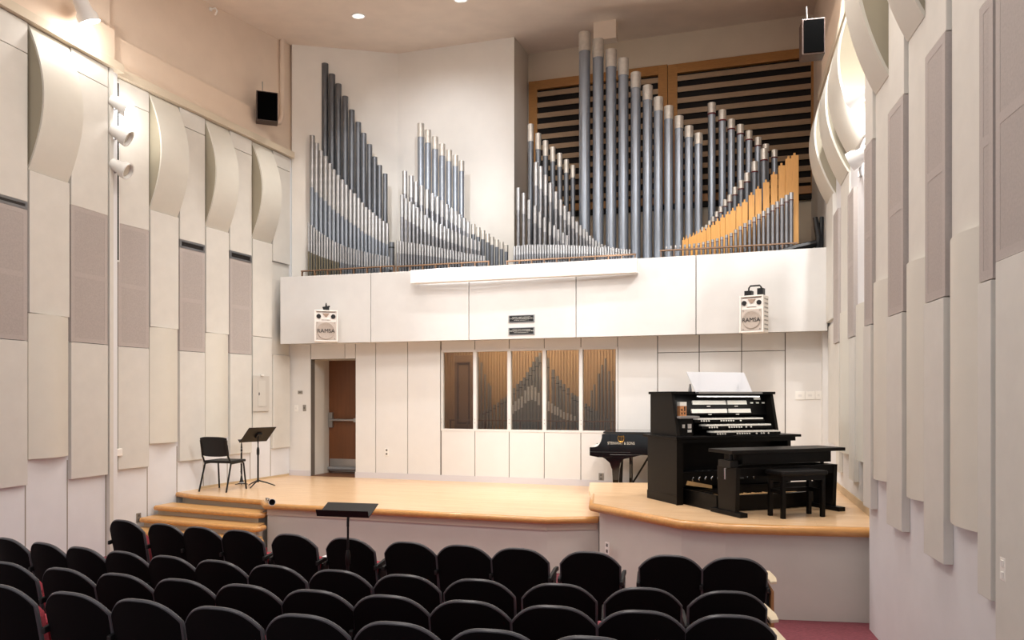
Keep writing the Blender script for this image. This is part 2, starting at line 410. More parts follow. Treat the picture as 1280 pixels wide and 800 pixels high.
# ------------------------------------------------------------------ back wall with door and windows
s=lambda px:PB.s_(px)
zbal=HC+.943
door_l,door_r,door_t=s(388.2),s(444.2),PB.z_(420,448.5)
wl,wr=s(551.5),s(772); wt=PB.z_(660,435.6); wbz=PB.z_(660,540)
bw=bpy.data.objects.new('wall_back',None); col.objects.link(bw); bw.location=(PB.p.x,PB.p.y,0); bw.rotation_euler=(0,0,PB.th); struct(bw)
mb=MB()
Zt=2.62
for a,b,z0,z1 in ((0,door_l,0,Zt),(door_l,door_r,door_t,Zt),(door_r,wl,0,Zt),(wl,wr,0,wbz),(wl,wr,wt,Zt),(wr,SB_END,0,Zt)):
    mb.box(a,b,.02,.14,z0,z1)
mb.build('wall_core',M_groove,bw)
G=.006
def bpan(a,b,z0,z1): MB().box(a+G,b-G,0,.02,z0,z1).build('wall_panel',M_white,bw,bevel=.002)
bpan(0,door_l,.0,Zt); bpan(door_l,s(431),door_t,Zt); bpan(s(431),s(469.5),door_t,Zt) if False else None
bpan(s(431),door_r,door_t,Zt)
seam=[444.2,469.5,509.5,550.5]
for a,b in zip(seam,seam[1:]): bpan(s(a),s(b),.10,Zt)
mul=[551.5,593.5,636.3,680.2,726,772]
for a,b in zip(mul,mul[1:]):
    bpan(s(a),s(b),.10,wbz); bpan(s(a),s(b),wt,Zt)
zd=PB.z_(822.5,441)
bpan(s(772),s(822),.10,Zt)
for a,b in ((822,874),(874,927),(927,981.5)):
    bpan(s(a),s(b),.10,zd-.005); bpan(s(a),s(b),zd+.005,Zt)
bpan(s(981.5),SB_END,.10,Zt)
for a,b in ((door_r,SB_END),):
    bb=MB().box(a,b,-.012,.0,0,.10).build('baseboard_back',M_base); bb.location=bw.location; bb.rotation_euler=bw.rotation_euler; struct(bb)
bb=MB().box(0,door_l,-.012,.0,0,.10).build('baseboard_left',M_base); bb.location=bw.location; bb.rotation_euler=bw.rotation_euler; struct(bb)
# corner post at right
struct(slab('trim_7',PR2,-.02,.18,0,.07,0,2.4,M_white))

# door 1 in its reveal
d1=bpy.data.objects.new('door_1',None); col.objects.link(d1); d1.location=PB.pt(door_l); d1.rotation_euler=(0,0,PB.th); struct(d1)
dw=door_r-door_l; dd=.62
mb=MB(); mb.box(-.06,0,.14,dd+.1,0,door_t); mb.box(dw,dw+.06,.14,dd+.1,0,door_t); mb.box(-.06,dw+.06,.14,dd+.1,door_t,door_t+.06)
mb.build('reveal',mat('reveal_paint','#d8d0c4',.6),d1)
leaf=MB().box(.0,dw,dd,dd+.045,.012,door_t).build('door_leaf',M_door,d1)
MB().box(.02,dw-.01,dd-.004,dd,.03,.27).build('kick_plate',M_alu,leaf)
mb=MB(); mb.box(.02,.10,dd-.05,dd,.86,1.14); mb.cyl((.06,dd-.06,1.0),(dw-.02,dd-.06,1.0),.022,seg=10); mb.box(dw*.62,dw-.02,dd-.085,dd-.03,.965,1.035)
mb.build('push_bar',M_alu,leaf,smooth=True)
MB().cyl((.02,dd-.05,.09),(dw-.02,dd-.05,.09),.035,seg=12).build('door_sweep_roll',mat('grey_draught_roll','#8f8f90',.5),leaf,smooth=True)
MB().box(0,dw,.0,dd+.1,-.005,.006).build('threshold',M_door,d1)

# organ windows
WD=1.25
for i,(a,b) in enumerate(zip(mul,mul[1:])):
    w=bpy.data.objects.new('window_%d'%(i+1),None); col.objects.link(w); w.location=PB.pt(s(a)); w.rotation_euler=(0,0,PB.th); struct(w)
    L=s(b)-s(a); fwid=.028
    mb=MB(); mb.box(0,fwid,-.006,.09,wbz,wt); mb.box(L-fwid,L,-.006,.09,wbz,wt); mb.box(fwid,L-fwid,-.006,.09,wt-.035,wt); mb.box(fwid,L-fwid,-.006,.09,wbz,wbz+.035)
    mb.build('window_frame',M_white,w)
    MB().box(fwid,L-fwid,.045,.05,wbz+.035,wt-.035).build('window_pane',M_glass,w)
    for zz in (wbz+.14,wbz+.20):
        MB().cyl((.006,-.012,zz),(.006,-.004,zz),.007,seg=8).build('frame_screw',M_alu,w)
# room behind the windows with ribbed tan wall
rb=bpy.data.objects.new('wall_organ_room',None); col.objects.link(rb); rb.location=PB.pt(0); rb.rotation_euler=(0,0,PB.th); struct(rb)
mb=MB(); a0,a1=wl-.5,wr+.5
mb.box(a0,a1,WD,WD+.05,.5,3.0); mb.box(a0-.05,a0,.14,WD,.5,3.0); mb.box(a1,a1+.05,.14,WD,.5,3.0); mb.box(a0,a1,.14,WD,wbz-.16,wbz-.1); mb.box(a0,a1,.14,WD,2.75,2.8)
mb.build('room_shell',M_wbox,rb)
mb=MB()
n=int((a1-a0)/.055)
for i in range(n): mb.box(a0+i*.055,a0+i*.055+.032,WD-.018,WD,wbz-.1,2.75)
mb.build('wall_ribs',M_wbox,rb)
# panelled door inside left window
cab=thing('panelled_door','brown panelled door seen dimly behind the leftmost organ window','door',PB.pt(s(553),-.55,0),PB.th)
mb=MB(); mb.box(0,.34,0,.04,wbz-.1,wt-.06); mb.build('door_leaf',mat('dim_door_wood','#8a6a4d',.5),cab)
mb=MB(); 
for x0,x1,z0,z1 in ((.05,.08,wbz+.1,wt-.18),(.26,.29,wbz+.1,wt-.18),(.05,.29,wt-.21,wt-.18),(.05,.29,wbz+.1,wbz+.13)): mb.box(x0,x1,-.012,0,z0,z1)
mb.build('moulding',mat('dim_door_moulding','#5f4430',.5),cab)

# ------------------------------------------------------------------ balcony
BZ0,BZ1=HC+.943,HC+2.12
bpx=[(350,346.4),(463.4,341.3),(586,335.2),(720,327.6),(870,319),(1035,309)]
BP=[]
for px,py in bpx:
    Y=2.12*F/(HY-py); BP.append((( px-CX)/F*Y,Y))
bal=bpy.data.objects.new('wall_balcony',None); col.objects.link(bal); struct(bal)
FAC=[]
for (a,b) in zip(BP,BP[1:]):
    P=Plane(a,math.atan2(b[1]-a[1],b[0]-a[0])); L=(Vector(b)-Vector(a)).length; FAC.append((P,L))
    o=MB().box(.006,L-.006,0,.05,BZ0,BZ1).build('balcony_panel',M_balc,bal,bevel=.003)
    o.location=(a[0],a[1],0); o.rotation_euler=(0,0,P.th)
core=wall_strip('balcony_core',[(x+.015,y+.045) for x,y in BP],BZ0+.002,BZ1-.004,M_groove,.08); core.parent=bal
# soffit and chamber floor
sof=[BP[0],BP[1],BP[2],BP[3],BP[4],BP[5]]
o=MB().prism([(x+.01,y+.06) for x,y in sof]+[(4.62,11.2),(-4.05,14.0)],BZ0+.02,BZ0+.10,'z').build('balcony_soffit',M_white,bal)
o=MB().prism([(x+.05,y+.12) for x,y in sof]+[(5.3,13.3),(.35,14.85),(.06,14.0),(-2.2,14.6),(-4.0,13.95)],3.22,3.30,'z').build('floor_chamber',M_chest); struct(o)
PBAL=Plane(BP[0],math.atan2(BP[5][1]-BP[0][1],BP[5][0]-BP[0][0]))
# left return of balcony (dark joint) and the light trough
def facet(px):
    for i in range(5):
        if px<=bpx[i+1][0] or i==4: return FAC[i][0]
P2=Plane(FAC[2][0].p,(FAC[1][0].th+FAC[3][0].th)/2)
tro=.22
a=P2.s_(513,tro); b=P2.s_(796,tro)
zt=P2.z_(655,330,tro); zb_=P2.z_(655,347,tro)
trough=thing('light_trough','long white box trough fixed across the balcony front below the pipes','light trough',P2.pt(a,tro,zb_),P2.th)
L=b-a; H=zt-zb_
mb=MB(); mb.box(0,L,0,.02,0,H); mb.box(0,L,.02,tro-.06,0,.02); mb.box(0,.02,.02,tro-.06,.02,H); mb.box(L-.02,L,.02,tro-.06,.02,H)
mb.build('trough_box',mat('trough_white','#f4f2ee',.5),trough)
MB().cyl((.1,.10,.05),(L-.1,.10,.05),.018,seg=8).build('lamp_tube',emis('tube_glow',(.9,.95,1),6),trough)
# plaques
def plaque(px,py,label):
    P=facet(px); w=34*P.hit(px).y/F; h=9.6*P.hit(px).y/F
    t=thing('plaque',label,'plaque',P.pt(P.s_(px),0.012,P.z_(px,py)),P.th,'donor plaques on the balcony')
    MB().box(-w/2,w/2,0,.011,-h/2,h/2).build('frame',M_alu,t,bevel=.003)
    MB().box(-w/2+.018,w/2-.018,-.003,.0,-h/2+.016,h/2-.012).build('face',M_blkpl,t)
    mb=MB(); rnd=random.Random(int(py))
    for zz,hh,ww in ((.026,.008,.30),(.004,.015,.40),(-.022,.008,.24)):
        x=-ww/2
        while x<ww/2:
            l=rnd.uniform(.012,.03)
            k=rnd.random()
            mb.box(x,x+.004,-.0045,-.003,zz-hh/2,zz+hh/2); mb.box(x+.004,x+l*.6,-.0045,-.003,zz-hh/2,zz-hh/2+.003) if k<.5 else mb.box(x+.004,x+l*.6,-.0045,-.003,zz+hh/2-.003,zz+hh/2)
            x+=l*.8+(.012 if k>.85 else 0)
    mb.build('lettering',M_ivory,t)
plaque(652,398.5,'upper black plaque with silver frame and white lettering on balcony front')
plaque(652,414,'lower black plaque with silver frame and white lettering on balcony front')

# RAMSA speakers
def ramsa(px,py0,py1,wpx,rz,off,label,louv,extra):
    P=facet(px); Y=P.hit(px,off).y
    w=wpx*Y/F; h=(py1-py0)*Y/F; zb=P.z_(px,py1,off); dp=.24
    t=thing('wall_speaker',label,'speaker',P.pt(P.s_(px,off),off,zb),P.th+rz,'white speakers on the balcony')
    # hollow front: rim + body
    MB().box(-w/2,w/2,.02,dp,0,h).build('cabinet',M_speaker,t,bevel=.008)
    mb=MB(); e=.022
    mb.box(-w/2,-w/2+e,0,.02,0,h); mb.box(w/2-e,w/2,0,.02,0,h); mb.box(-w/2+e,w/2-e,0,.02,h-e,h); mb.box(-w/2+e,w/2-e,0,.02,0,e)
    mb.build('front_rim',M_speaker,t,bevel=.004)
    hz=h*.63
    g=MB().box(-w/2+.03,w/2-.03,.008,.02,.03,hz).build('woofer_grille',M_grille,t)
    r=min(w*.38,hz*.46)
    MB().lathe([(r,0),(r,.006),(r-.012,.010),(r-.02,.006),(.01,.008)],(0,.004,.03+(hz-.03)/2),28,axis=(0,-1,0)).build('speaker_ring',mat('ring_grey','#b5a89d',.8,var=.15,scale=150),g,smooth=True)
    text_mesh('logo','RAMSA',.085*w/.36*1.02,M_blkpl,t,(0,-.008,.03+(hz-.03)/2-.005))
    for sx in (-1,1):
        MB().cyl((sx*w*.31,.021,h*.80),(sx*w*.31,.004,h*.80),.032*w/.36*1.1,seg=20).build('port',M_blkpl,t)
    MB().prism([(-.055,h*.9),(.055,h*.9),(.014,h*.79),(-.014,h*.79)],.006,.02,'y').build('horn',mat('horn_tan','#a58f7e',.7),t)  # tan horn inset in the white cabinet
    MB().box(-w*.2,w*.2,.012,.02,h*.685,h*.70).build('model_strip',M_plategr,t)
    mb=MB(); mb.box(-w/2+.04,w/2-.04,.014,.02,h*.93,h*.945); mb.build('vent_slot',mat('slot_tan','#6e5a4b',.8),t)
    for sx in (-1,1):
        for zz in (.05,hz-.02): MB().cyl((sx*(w/2-.05),.009,zz),(sx*(w/2-.05),.002,zz),.009,seg=8).build('screw',M_plategr,t)
    if louv:
        for i in range(8):
            zz=h*(.08+.115*i); MB().box(w/2,w/2+.004,.05,dp-.03,zz,zz+h*.035).build('side_slot',M_plategr,t)
    mb=MB()
    if extra:
        mb.tube([(-.08,.12,h+.03),(-.07,.12,h+.12),(-.05,.12,h+.145),(.08,.12,h+.145),(.10,.12,h+.12),(.11,.12,h+.03)],.012,8)
        mb.box(-.12,-.02,.07,.17,h,h+.075); mb.box(.06,.14,.07,.17,h,h+.10)
    else:
        mb.box(-.05,.05,.06,.16,h,h+.06); mb.cyl((0,.11,h+.05),(0,.11,h+.13),.02,.008,8); mb.cyl((-.06,.11,h+.05),(.06,.11,h+.075),.014,seg=8)
    mb.build('top_bracket',M_blkmet,t)
    MB().cyl((0,.18,h*.5),(0,off+.02,h*.5),.03,seg=10).build('wall_arm',M_blkmet,t)
    return t
ramsa(407.5,387.5,427,28.5,math.radians(27),.42,'white loudspeaker with round grille above the stage door, facing forward',False,False)
ramsa(939,369,415.5,30,math.radians(-16),.50,'white loudspeaker with slotted side above the organ console, turned aside',True,True)

# ------------------------------------------------------------------ acoustic wall panels
def wpanel(P, pxl, pxr, zt, zb, th, m, name, label, cat='wall panel', group=None):
    a,b=P.s_(pxl),P.s_(pxr); a,b=min(a,b)+.014,max(a,b)-.014
    w=b-a
    o=MB().box(-w/2,w/2,-th,0,0,zt-zb).build(name,m,bevel=.004)
    o.location=P.pt((a+b)/2,0.0,zb); o.rotation_euler=(0,0,P.th)
    return tag(o,label,cat,group)
def fabric(P, pxl, pxr, zt, zb, label, th=.045):
    a,b=P.s_(pxl),P.s_(pxr); a,b=min(a,b)+.014,max(a,b)-.014; w=b-a; h=zt-zb
    t=thing('fabric_panel',label,'wall panel',P.pt((a+b)/2,0,zb),P.th,'grey cloth panels on the side walls')
    mb=MB(); e=.055
    mb.box(-w/2,w/2,-th,0,0,e); mb.box(-w/2,w/2,-th,0,h-e,h); mb.box(-w/2,-w/2+e,-th,0,e,h-e); mb.box(w/2-e,w/2,-th,0,e,h-e); mb.box(-w/2+e,w/2-e,-th,0,h/2-.03,h/2+.03)
    mb.build('cloth_frame',M_fabric2,t)
    mb=MB(); mb.box(-w/2+e,w/2-e,-th+.0015,0,e,h/2-.03); mb.box(-w/2+e,w/2-e,-th+.0015,0,h/2+.03,h-e); mb.build('cloth',M_fabric,t)
    return t
def bow_top(P, pxl, pxr, zt, zb, d, label, th=.025):
    a,b=P.s_(pxl),P.s_(pxr); a,b=min(a,b)+.015,max(a,b)-.015; w=b-a; h=zt-zb; N=22
    t=thing('curved_reflector',label,'wall panel',P.pt((a+b)/2,0,zb),P.th,'bowed reflectors along the top of the side walls')
    pr=lambda k:(-d*math.sin(PI*k/N)**.9 if 0<k<N else 0, h*k/N)
    outer=[pr(k) for k in range(N+1)]
    # face sheet
    ol=[(y-th,z) for y,z in outer]; il=[(y,z) for y,z in reversed(outer)]
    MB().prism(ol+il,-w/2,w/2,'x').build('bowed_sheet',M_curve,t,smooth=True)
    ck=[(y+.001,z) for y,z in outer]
    for sx,nm in ((-1,'cheek'),(1,'cheek')):  # cheeks are coloured olive to carry the shade on the reflector sides
        MB().prism(ck+[(0.0,h*.999),(0.0,.001)] if False else ck,sx*(w/2-.004)-.008 if sx<0 else w/2-.012,sx*(w/2-.004) if sx<0 else w/2-.004,'x').build(nm,mat('cheek_shaded_olive','#a79f8b',.7),t)
    return t
def bow_vert(P, pxl, pxr, zt, zb, d, label):
    a,b=P.s_(pxl),P.s_(pxr); a,b=min(a,b)+.015,max(a,b)-.015; w=b-a; h=zt-zb; N=18
    out=[(-w/2+w*k/N, -.03-d*math.sin(PI*k/N)) for k in range(N+1)]
    o=MB().prism(out+[(w/2,0),(-w/2,0)],0,h,'z').build('bowed_panel',M_curve,smooth=True)
    o.location=P.pt((a+b)/2,0,zb); o.rotation_euler=(0,0,P.th)
    return tag(o,label,'wall panel','upright bowed panels on the side walls')
def vent(P, pxl, pxr, zt, zb, label):
    a,b=P.s_(pxl),P.s_(pxr); a,b=min(a,b)+.015,max(a,b)-.015; w=b-a; h=zt-zb
    t=thing('air_grille',label,'air vent',P.pt((a+b)/2,0,zb),P.th,'air grilles in the left wall')
    mb=MB(); e=.03; mb.box(-w/2,w/2,-.05,0,0,e); mb.box(-w/2,w/2,-.05,0,h-e,h); mb.box(-w/2,-w/2+e,-.05,0,e,h-e); mb.box(w/2-e,w/2,-.05,0,e,h-e); mb.build('frame',M_alu,t)
    mb=MB(); mb.box(-w/2+e,w/2-e,-.025,0,e,h-e); mb.build('duct',M_dark,t)
    mb=MB()
    for i in range(3):
        zz=e+(h-2*e)*(i+.5)/3; mb.box(-w/2+e,w/2-e,-.045,-.03,zz-.006,zz+.006)
    mb.build('slats',mat('dark_slat','#2c2826',.6),t)
TH=.05
def seamz(P,px,py): return P.z_(px,py)
LP=[ # plane, px left, px right, kind of column, rows of pixel heights at the right edge
 (PL1,-28,31.5,'A',dict(seam=68,vent=(253,262),fab=(263,426),bot=606)),
 (PL1,31.5,84,'B',dict(top=70,c=(217,229),flat=397,cv=(569.5,))),
 (PL1,84,132,'A',dict(seam=110,fab=(270,431),bot=593)),
 (PL2,143.5,184,'A',dict(seam=141,fab=(289,435.5),bot=583)),
 (PL2,184,221,'B',dict(c=(263.5,272),flat=412,cv=(552,))),
 (PL2,221,254,'A',dict(seam=170,vent=(307,317),fab=(317,440.6),bot=573.5)),
 (PL2,254,284,'B',dict(c=(283,291),flat=418.5,cv=(546,))),
 (PL2,284,312.5,'A',dict(seam=195,vent=(320,329.5),fab=(329.5,443.5),bot=565.5)),
 (PL2,312.5,338,'B',dict(c=(299,305),flat=422.7,cv=(540.5,))),
 (PL2,338,360.5,'C',dict(seam=215.6,p=(332,),q=444.5,bot=558.6)),
]
nA=nB=0
cn=len(LP)
for i,(P,a,b,k,d) in enumerate(LP):
    who='in left wall column %s from stage'%nth(cn-1-i)
    er=b
    if k=='A':
        zs=P.z_(er,d['seam']); ft=P.z_(er,d['fab'][0]); fb=P.z_(er,d['fab'][1]); zb=P.z_(er,d['bot'])
        wpanel(P,a,b,TOP-.03,zs,TH,M_cream,'acoustic_panel','short cream top panel under the trim '+who)
        vz=P.z_(er,d['vent'][0]) if 'vent' in d else ft
        wpanel(P,a,b,zs-.008,vz,TH,M_cream,'acoustic_panel','long cream panel above the grey cloth '+who)
        if 'vent' in d: vent(P,a,b,vz,ft,'black slotted air grille above grey cloth '+who)
        fabric(P,a,b,ft,fb,'grey mauve cloth panel '+who)
        wpanel(P,a,b,fb-.008,zb,TH,M_cream2,'acoustic_panel','flat cream panel below the grey cloth '+who)
    elif k=='B':
        zb=P.z_(er,d['c'][1])
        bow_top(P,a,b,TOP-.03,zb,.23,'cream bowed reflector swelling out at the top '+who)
        fz=P.z_(er,d['flat']); cz=P.z_(er,d['cv'][0])
        wpanel(P,a,b,zb-.01,fz,TH,M_cream,'acoustic_panel','flat cream panel between the bowed pieces '+who)
        if cn-1-i==1: wpanel(P,a,b,fz-.008,cz,TH,M_cream2,'acoustic_panel','cream panel carrying the electrical box '+who)
        else: bow_vert(P,a,b,fz-.006,cz,.07 if P is PL1 else .06,'upright bowed cream panel '+who)
    else:
        zs=P.z_(er,d['seam']); pz=P.z_(350,d['p'][0]-3); qz=P.z_(er,d['q']); bz=P.z_(er,d['bot'])
        wpanel(P,a,b,TOP-.03,zs,TH,M_cream,'acoustic_panel','short cream top panel under the trim '+who)
        wpanel(P,a,b,zs-.008,pz,TH,M_cream,'acoustic_panel','long cream upper panel '+who)
        wpanel(P,a,b,pz-.012,qz,.02,M_cream,'acoustic_panel','recessed cream middle panel '+who)
        wpanel(P,a,b,qz-.008,bz,TH,M_cream,'acoustic_panel','cream lower panel '+who)
for P,px_,pyb in ((PL1,31.5,600),(PL1,84,590),(PL1,132,590),(PL2,143.5,585),(PL2,184,575),(PL2,221,570),(PL2,254,566),(PL2,284,562),(PL2,312.5,558),(PL2,338,553)):
    sj=P.s_(px_)
    j=MB().box(sj-.007,sj+.007,-.003,0,FLOOR_Z if px_<225 else .0,P.z_(px_,pyb)+.15).build('trim_joint',M_edge); j.location=(P.p.x,P.p.y,0); j.rotation_euler=(0,0,P.th); struct(j)
# upright pilaster with cable conduit and lighting track between the two left walls
struct(slab('trim_8',PL1,PL1.s_(132.5),PL1.s_(137),0,.06,FLOOR_Z,TOP,M_cream))
cond=thing('cable_conduit','cream wall conduit with white junction box between left wall panels','conduit',PL2.pt(PL2.s_(140.2),.02,PL2.z_(140,561)),PL2.th)
MB().box(-.05,.03,-.03,0,0,PL2.z_(140,327)-PL2.z_(140,561)).build('channel',M_cream,cond)
MB().box(-.14,.10,-.06,0,-.10,0).build('junction_box',M_plate,cond,bevel=.006)
# short vertical joints on the white lower wall are left by panels; outlet on left wall
def plate(P,px,py,w,h,label,m=None,name='wall_plate',cat='wall plate',slots=2,off=0.0):
    m=m or M_plate
    t=thing(name,label,cat,P.pt(P.s_(px,off),off+.001,P.z_(px,py,off)),P.th)
    MB().box(-w/2,w/2,-.008,0,-h/2,h/2).build('plate',m,t,bevel=.002)
    for i in range(slots):
        zz=(-.25+.5*i)*h if slots>1 else 0
        MB().box(-w*.2,w*.2,-.012,-.008,zz-h*.13,zz+h*.13).build('socket' if cat=='outlet' else 'insert',mat('plate_insert','#6b6660',.5) if cat=='outlet' or m is M_plategr else M_white,t)
    return t
plate(PL2,173,647,.08,.13,'grey outlet plate low on the left wall behind the seats',M_plategr,'wall_outlet','outlet')
# electrical panel
zb=PL2.z_(328,514); zt_=PL2.z_(328,470); eo=.035
e=thing('electrical_panel','grey metal electrical panel box on the left wall above the chair','electrical panel',PL2.pt(PL2.s_(326,.063),.063,zb),PL2.th)
w=PL2.s_(336.5,.06)-PL2.s_(316,.06); h=zt_-zb
MB().box(-w/2,w/2,-.012,.0,0,h).build('cover',M_panelgr,e,bevel=.004)
dp=MB().box(-w*.22,w*.24,-.02,-.012,h*.14,h*.86).build('panel_door',mat('panel_door_grey','#d0ccc4',.4),e,bevel=.003)
MB().box(-w*.18,-w*.14,-.026,-.02,h*.45,h*.53).build('latch',M_blkpl,dp)
MB().box(-w*.06,w*.12,-.03,-.008,h,h+.02).build('lip',M_plate,e)

# right wall, seats side
def rp(px,py): return PR1.z_(px,py)
RP=[ (1083.5,1098,'A',dict(top=165,fab=(180,406),bot=(1105,641)),0),
     (1097,1117.5,'B',dict(cv=(352,),bot=(1118.5,604)),1),
     (1117.5,1138.5,'A',dict(top=107,fab=(130,392),bot=(1145.5,670)),2),
     (1138.5,1165.5,'B',dict(cv=(327,),bot=(1168,629.6)),3),
     (1165.5,1193,'A',dict(top=24,fab=(55,374),bot=(1204,713.6)),4),
     (1193,1235,'B',dict(cv=(292,),bot=(1240,669.5)),5),
     (1235,1255,'A',dict(top=-40,fab=(0,350),bot=(1259.5,756)),6),
     (1256,1330,'D',dict(fab=(-40,322),bot=None),7)]
for a,b,k,d,i in RP:
    who='in right hall wall column %s from stage'%nth(i)
    aa=max(a,1087.2)
    if k=='A':
        ft=PR1.z_((aa+b)/2,d['fab'][0]); fb=PR1.z_((aa+b)/2,d['fab'][1]); zb=PR1.z_(*d['bot'])
        fabric(PR1,aa,b,ft,fb,'grey mauve cloth panel '+who,.05)
        wpanel(PR1,aa,b,fb-.01,zb,.06,M_cream2,'acoustic_panel','flat cream panel hanging below the cloth '+who)
        wpanel(PR1,aa,b,8.2,ft+.008,.045,M_cream,'acoustic_panel','plain cream panel above the cloth '+who)
    elif k=='B':
        cz=PR1.z_((a+b)/2,d['cv'][0]); zb=PR1.z_(*d['bot'])
        bow_vert(PR1,a,b,cz,zb,.05,'upright bowed cream panel '+who)
        wpanel(PR1,a,b,8.2,cz+.01,.02,M_cream,'acoustic_panel','plain cream panel above the bowed one '+who)
    else:
        ft=PR1.z_(1270,d['fab'][0]); fb=PR1.z_(1270,d['fab'][1])
        fabric(PR1,a,b,ft,fb,'large grey mauve cloth panel '+who,.05)
        wpanel(PR1,1261,b,fb-.01,FLOOR_Z+.12,.07,M_cream2,'acoustic_panel','cream panel reaching down near the floor '+who)
plate(PR1,1255.5,711.5,.07,.12,'white switch plate low on the right wall beside the seats',M_plate,'wall_switch','switch',2,.062)
dbow=.26
bow_top(PR1,1097.5,1115.6,PR1.z_(1106,107)+1.95,PR1.z_(1106,107),dbow,'shade-toned olive sided bowed reflector nearest the edge of the right hall wall')
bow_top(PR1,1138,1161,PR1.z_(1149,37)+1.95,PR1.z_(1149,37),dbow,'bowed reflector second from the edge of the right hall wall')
# right wall, stage side: columns
r2=PR2
def rz2(px,py): return r2.z_(px,py)
for a,b,zb_,i in ((1037,1045.5,249.5,0),(1053,1063,223,1),(1066,1082.5,183,2)):
    bow_top(r2,a,b,TOP-.03,r2.z_((a+b)/2,zb_),.25,'bowed reflector, %s from the organ end of right stage wall'%nth(i))
fabric(r2,1046,1052.5,r2.z_(1049,265),r2.z_(1049,428.7),'narrow looking grey cloth panel beyond the organ on right stage wall')
fabric(r2,1064.5,1072.5,r2.z_(1068,240),r2.z_(1068,421.5),'grey cloth panel next to the hall corner on right stage wall')
wpanel(r2,1037,1046,r2.z_(1041,249.5)-.01,r2.z_(1041,401),TH,M_cream,'acoustic_panel','flat cream panel closest to the organ corner on right wall')
wpanel(r2,1037,1049.8,r2.z_(1045,402.5),r2.z_(1045,556),.02,M_cream,'acoustic_panel','thin cream panel low by the organ corner on right wall')
wpanel(r2,1050,1054,r2.z_(1052,429.5),r2.z_(1054,591),TH,M_cream,'acoustic_panel','cream panel under the narrow grey cloth beyond the organ')
bow_vert(r2,1054,1066,r2.z_(1058,392),r2.z_(1061,566),.05,'upright bowed cream panel beyond the organ bench')
wpanel(r2,1053,1064,r2.z_(1058,224),r2.z_(1058,391),.02,M_cream,'acoustic_panel','flat cream panel above the bowed one beyond the organ bench')
wpanel(r2,1066.5,1074,r2.z_(1070,422.5),r2.z_(1074,603),TH,M_cream,'acoustic_panel','cream panel under the grey cloth next to the hall corner')
bow_vert(r2,1074.5,1089,r2.z_(1078,383),r2.z_(1080,575),.05,'upright bowed cream panel nearest the hall corner of stage wall')
bbr=MB().box(.2,4.2,-.012,0,PLAT_Z,PLAT_Z+.09).build('baseboard_right',mat('baseboard_wood','#cdb592',.5)); bbr.location=(r2.p.x,r2.p.y,0); bbr.rotation_euler=(0,0,r2.th); struct(bbr)
bbl=MB().box(PL2.s_(250),-.02,-.012,0,0,.035).build('baseboard_left_stage',mat('baseboard_wood','#cdb592',.5)); bbl.location=(PL2.p.x,PL2.p.y,0); bbl.rotation_euler=(0,0,PL2.th); struct(bbl)

# plates on the back wall
plate(PB,375.5,490.5,.10,.06,'small grey plate highest on the wall left of stage door',M_plategr,slots=1)
plate(PB,370.5,510.5,.075,.115,'white light switch left of the stage door',M_plate,'wall_switch','switch',1)
plate(PB,380.8,510,.065,.115,'grey control plate right beside the stage door opening',M_plategr,slots=1)
plate(PB,483.5,565,.08,.13,'white outlet plate low on the wall right of stage door',M_plate,'wall_outlet','outlet')
plate(PB,751.5,596,.08,.12,'grey outlet plate on the back wall left of piano leg',M_plategr,'wall_outlet','outlet')
plate(PB,1000,494.5,.13,.12,'white double switch plate nearest the organ on back wall',M_plate,'wall_switch','switch',1)
plate(PB,1012.5,494.3,.13,.12,'white double switch plate in the middle of three beside organ',M_plate,'wall_switch','switch',1)
plate(PB,1023,494,.08,.12,'white single switch plate rightmost of three beside organ',M_plate,'wall_switch','switch',1)
# outlet on the organ platform wall
pv=Plane(ins(pa),math.atan2(ins(pb)[1]-ins(pa)[1],ins(pb)[0]-ins(pa)[0]))
plate(pv,759.5,685,.07,.13,'white outlet plate on the organ platform front wall',M_plate,'wall_outlet','outlet',2,.03)

# ------------------------------------------------------------------ louvred swell shades behind the pipes
def louvre(pxl,pxr,pyl,pyr,zb,label,rows):
    off_=.10
    a,b=PC2.s_(pxl,off_),PC2.s_(pxr,off_); zt=(PC2.z_(pxl,pyl,off_)+PC2.z_(pxr,pyr,off_))/2
    t=thing('swell_shades',label,'louvre',PC2.pt(a,off_,zb),PC2.th,'wooden swell shades of the organ chamber')
    L=b-a; H=zt-zb; e=.17
    mb=MB(); mb.box(0,e,0,.09,0,H); mb.box(L-e,L,0,.09,0,H); mb.box(e,L-e,0,.09,H-e,H); mb.box(e,L-e,0,.09,0,e*.8); mb.build('frame',M_oak,t,bevel=.004)
    MB().box(e,L-e,.075,.09,e*.8,H-e).build('dark_opening',mat('shade_gap','#191310',.95),t)
    for i in range(rows):
        zz=e*.8+(H-e*1.8)*(i+.55)/rows; hh=(H-1.8*e)/rows*.215
        MB().obox((L/2,.035,zz),(1,0,0),(0,.80,.25),(0,-.25,.80),L/2-e,.035,hh).build('slat',M_slat,t)
    return t
zlou=5.0
louvre(660.8,834.2,102,80.5,zlou,'left wooden louvred swell shade behind the tallest pipes',11)
louvre(834.8,1027,80.5,57.5,zlou,'right wooden louvred swell shade behind the red ringed pipes',11)
struct(slab('trim_9',PC2,0,5.2,.0,.11,zlou-.09,zlou-.02,M_dark))
# small bracket at the ceiling behind the tallest pipe
br_=PC2.pt(PC2.s_(757,1.0),1.0,0)
zc=ceil_z(br_.x,br_.y)
tag(MB().box(-.2,.2,-.1,.1,-.35,.0).build('ceiling_bracket',M_tan,loc=(br_.x,br_.y,zc+.02),rz=PC2.th),'tan boxed bracket on the ceiling behind the tallest pipe','bracket')

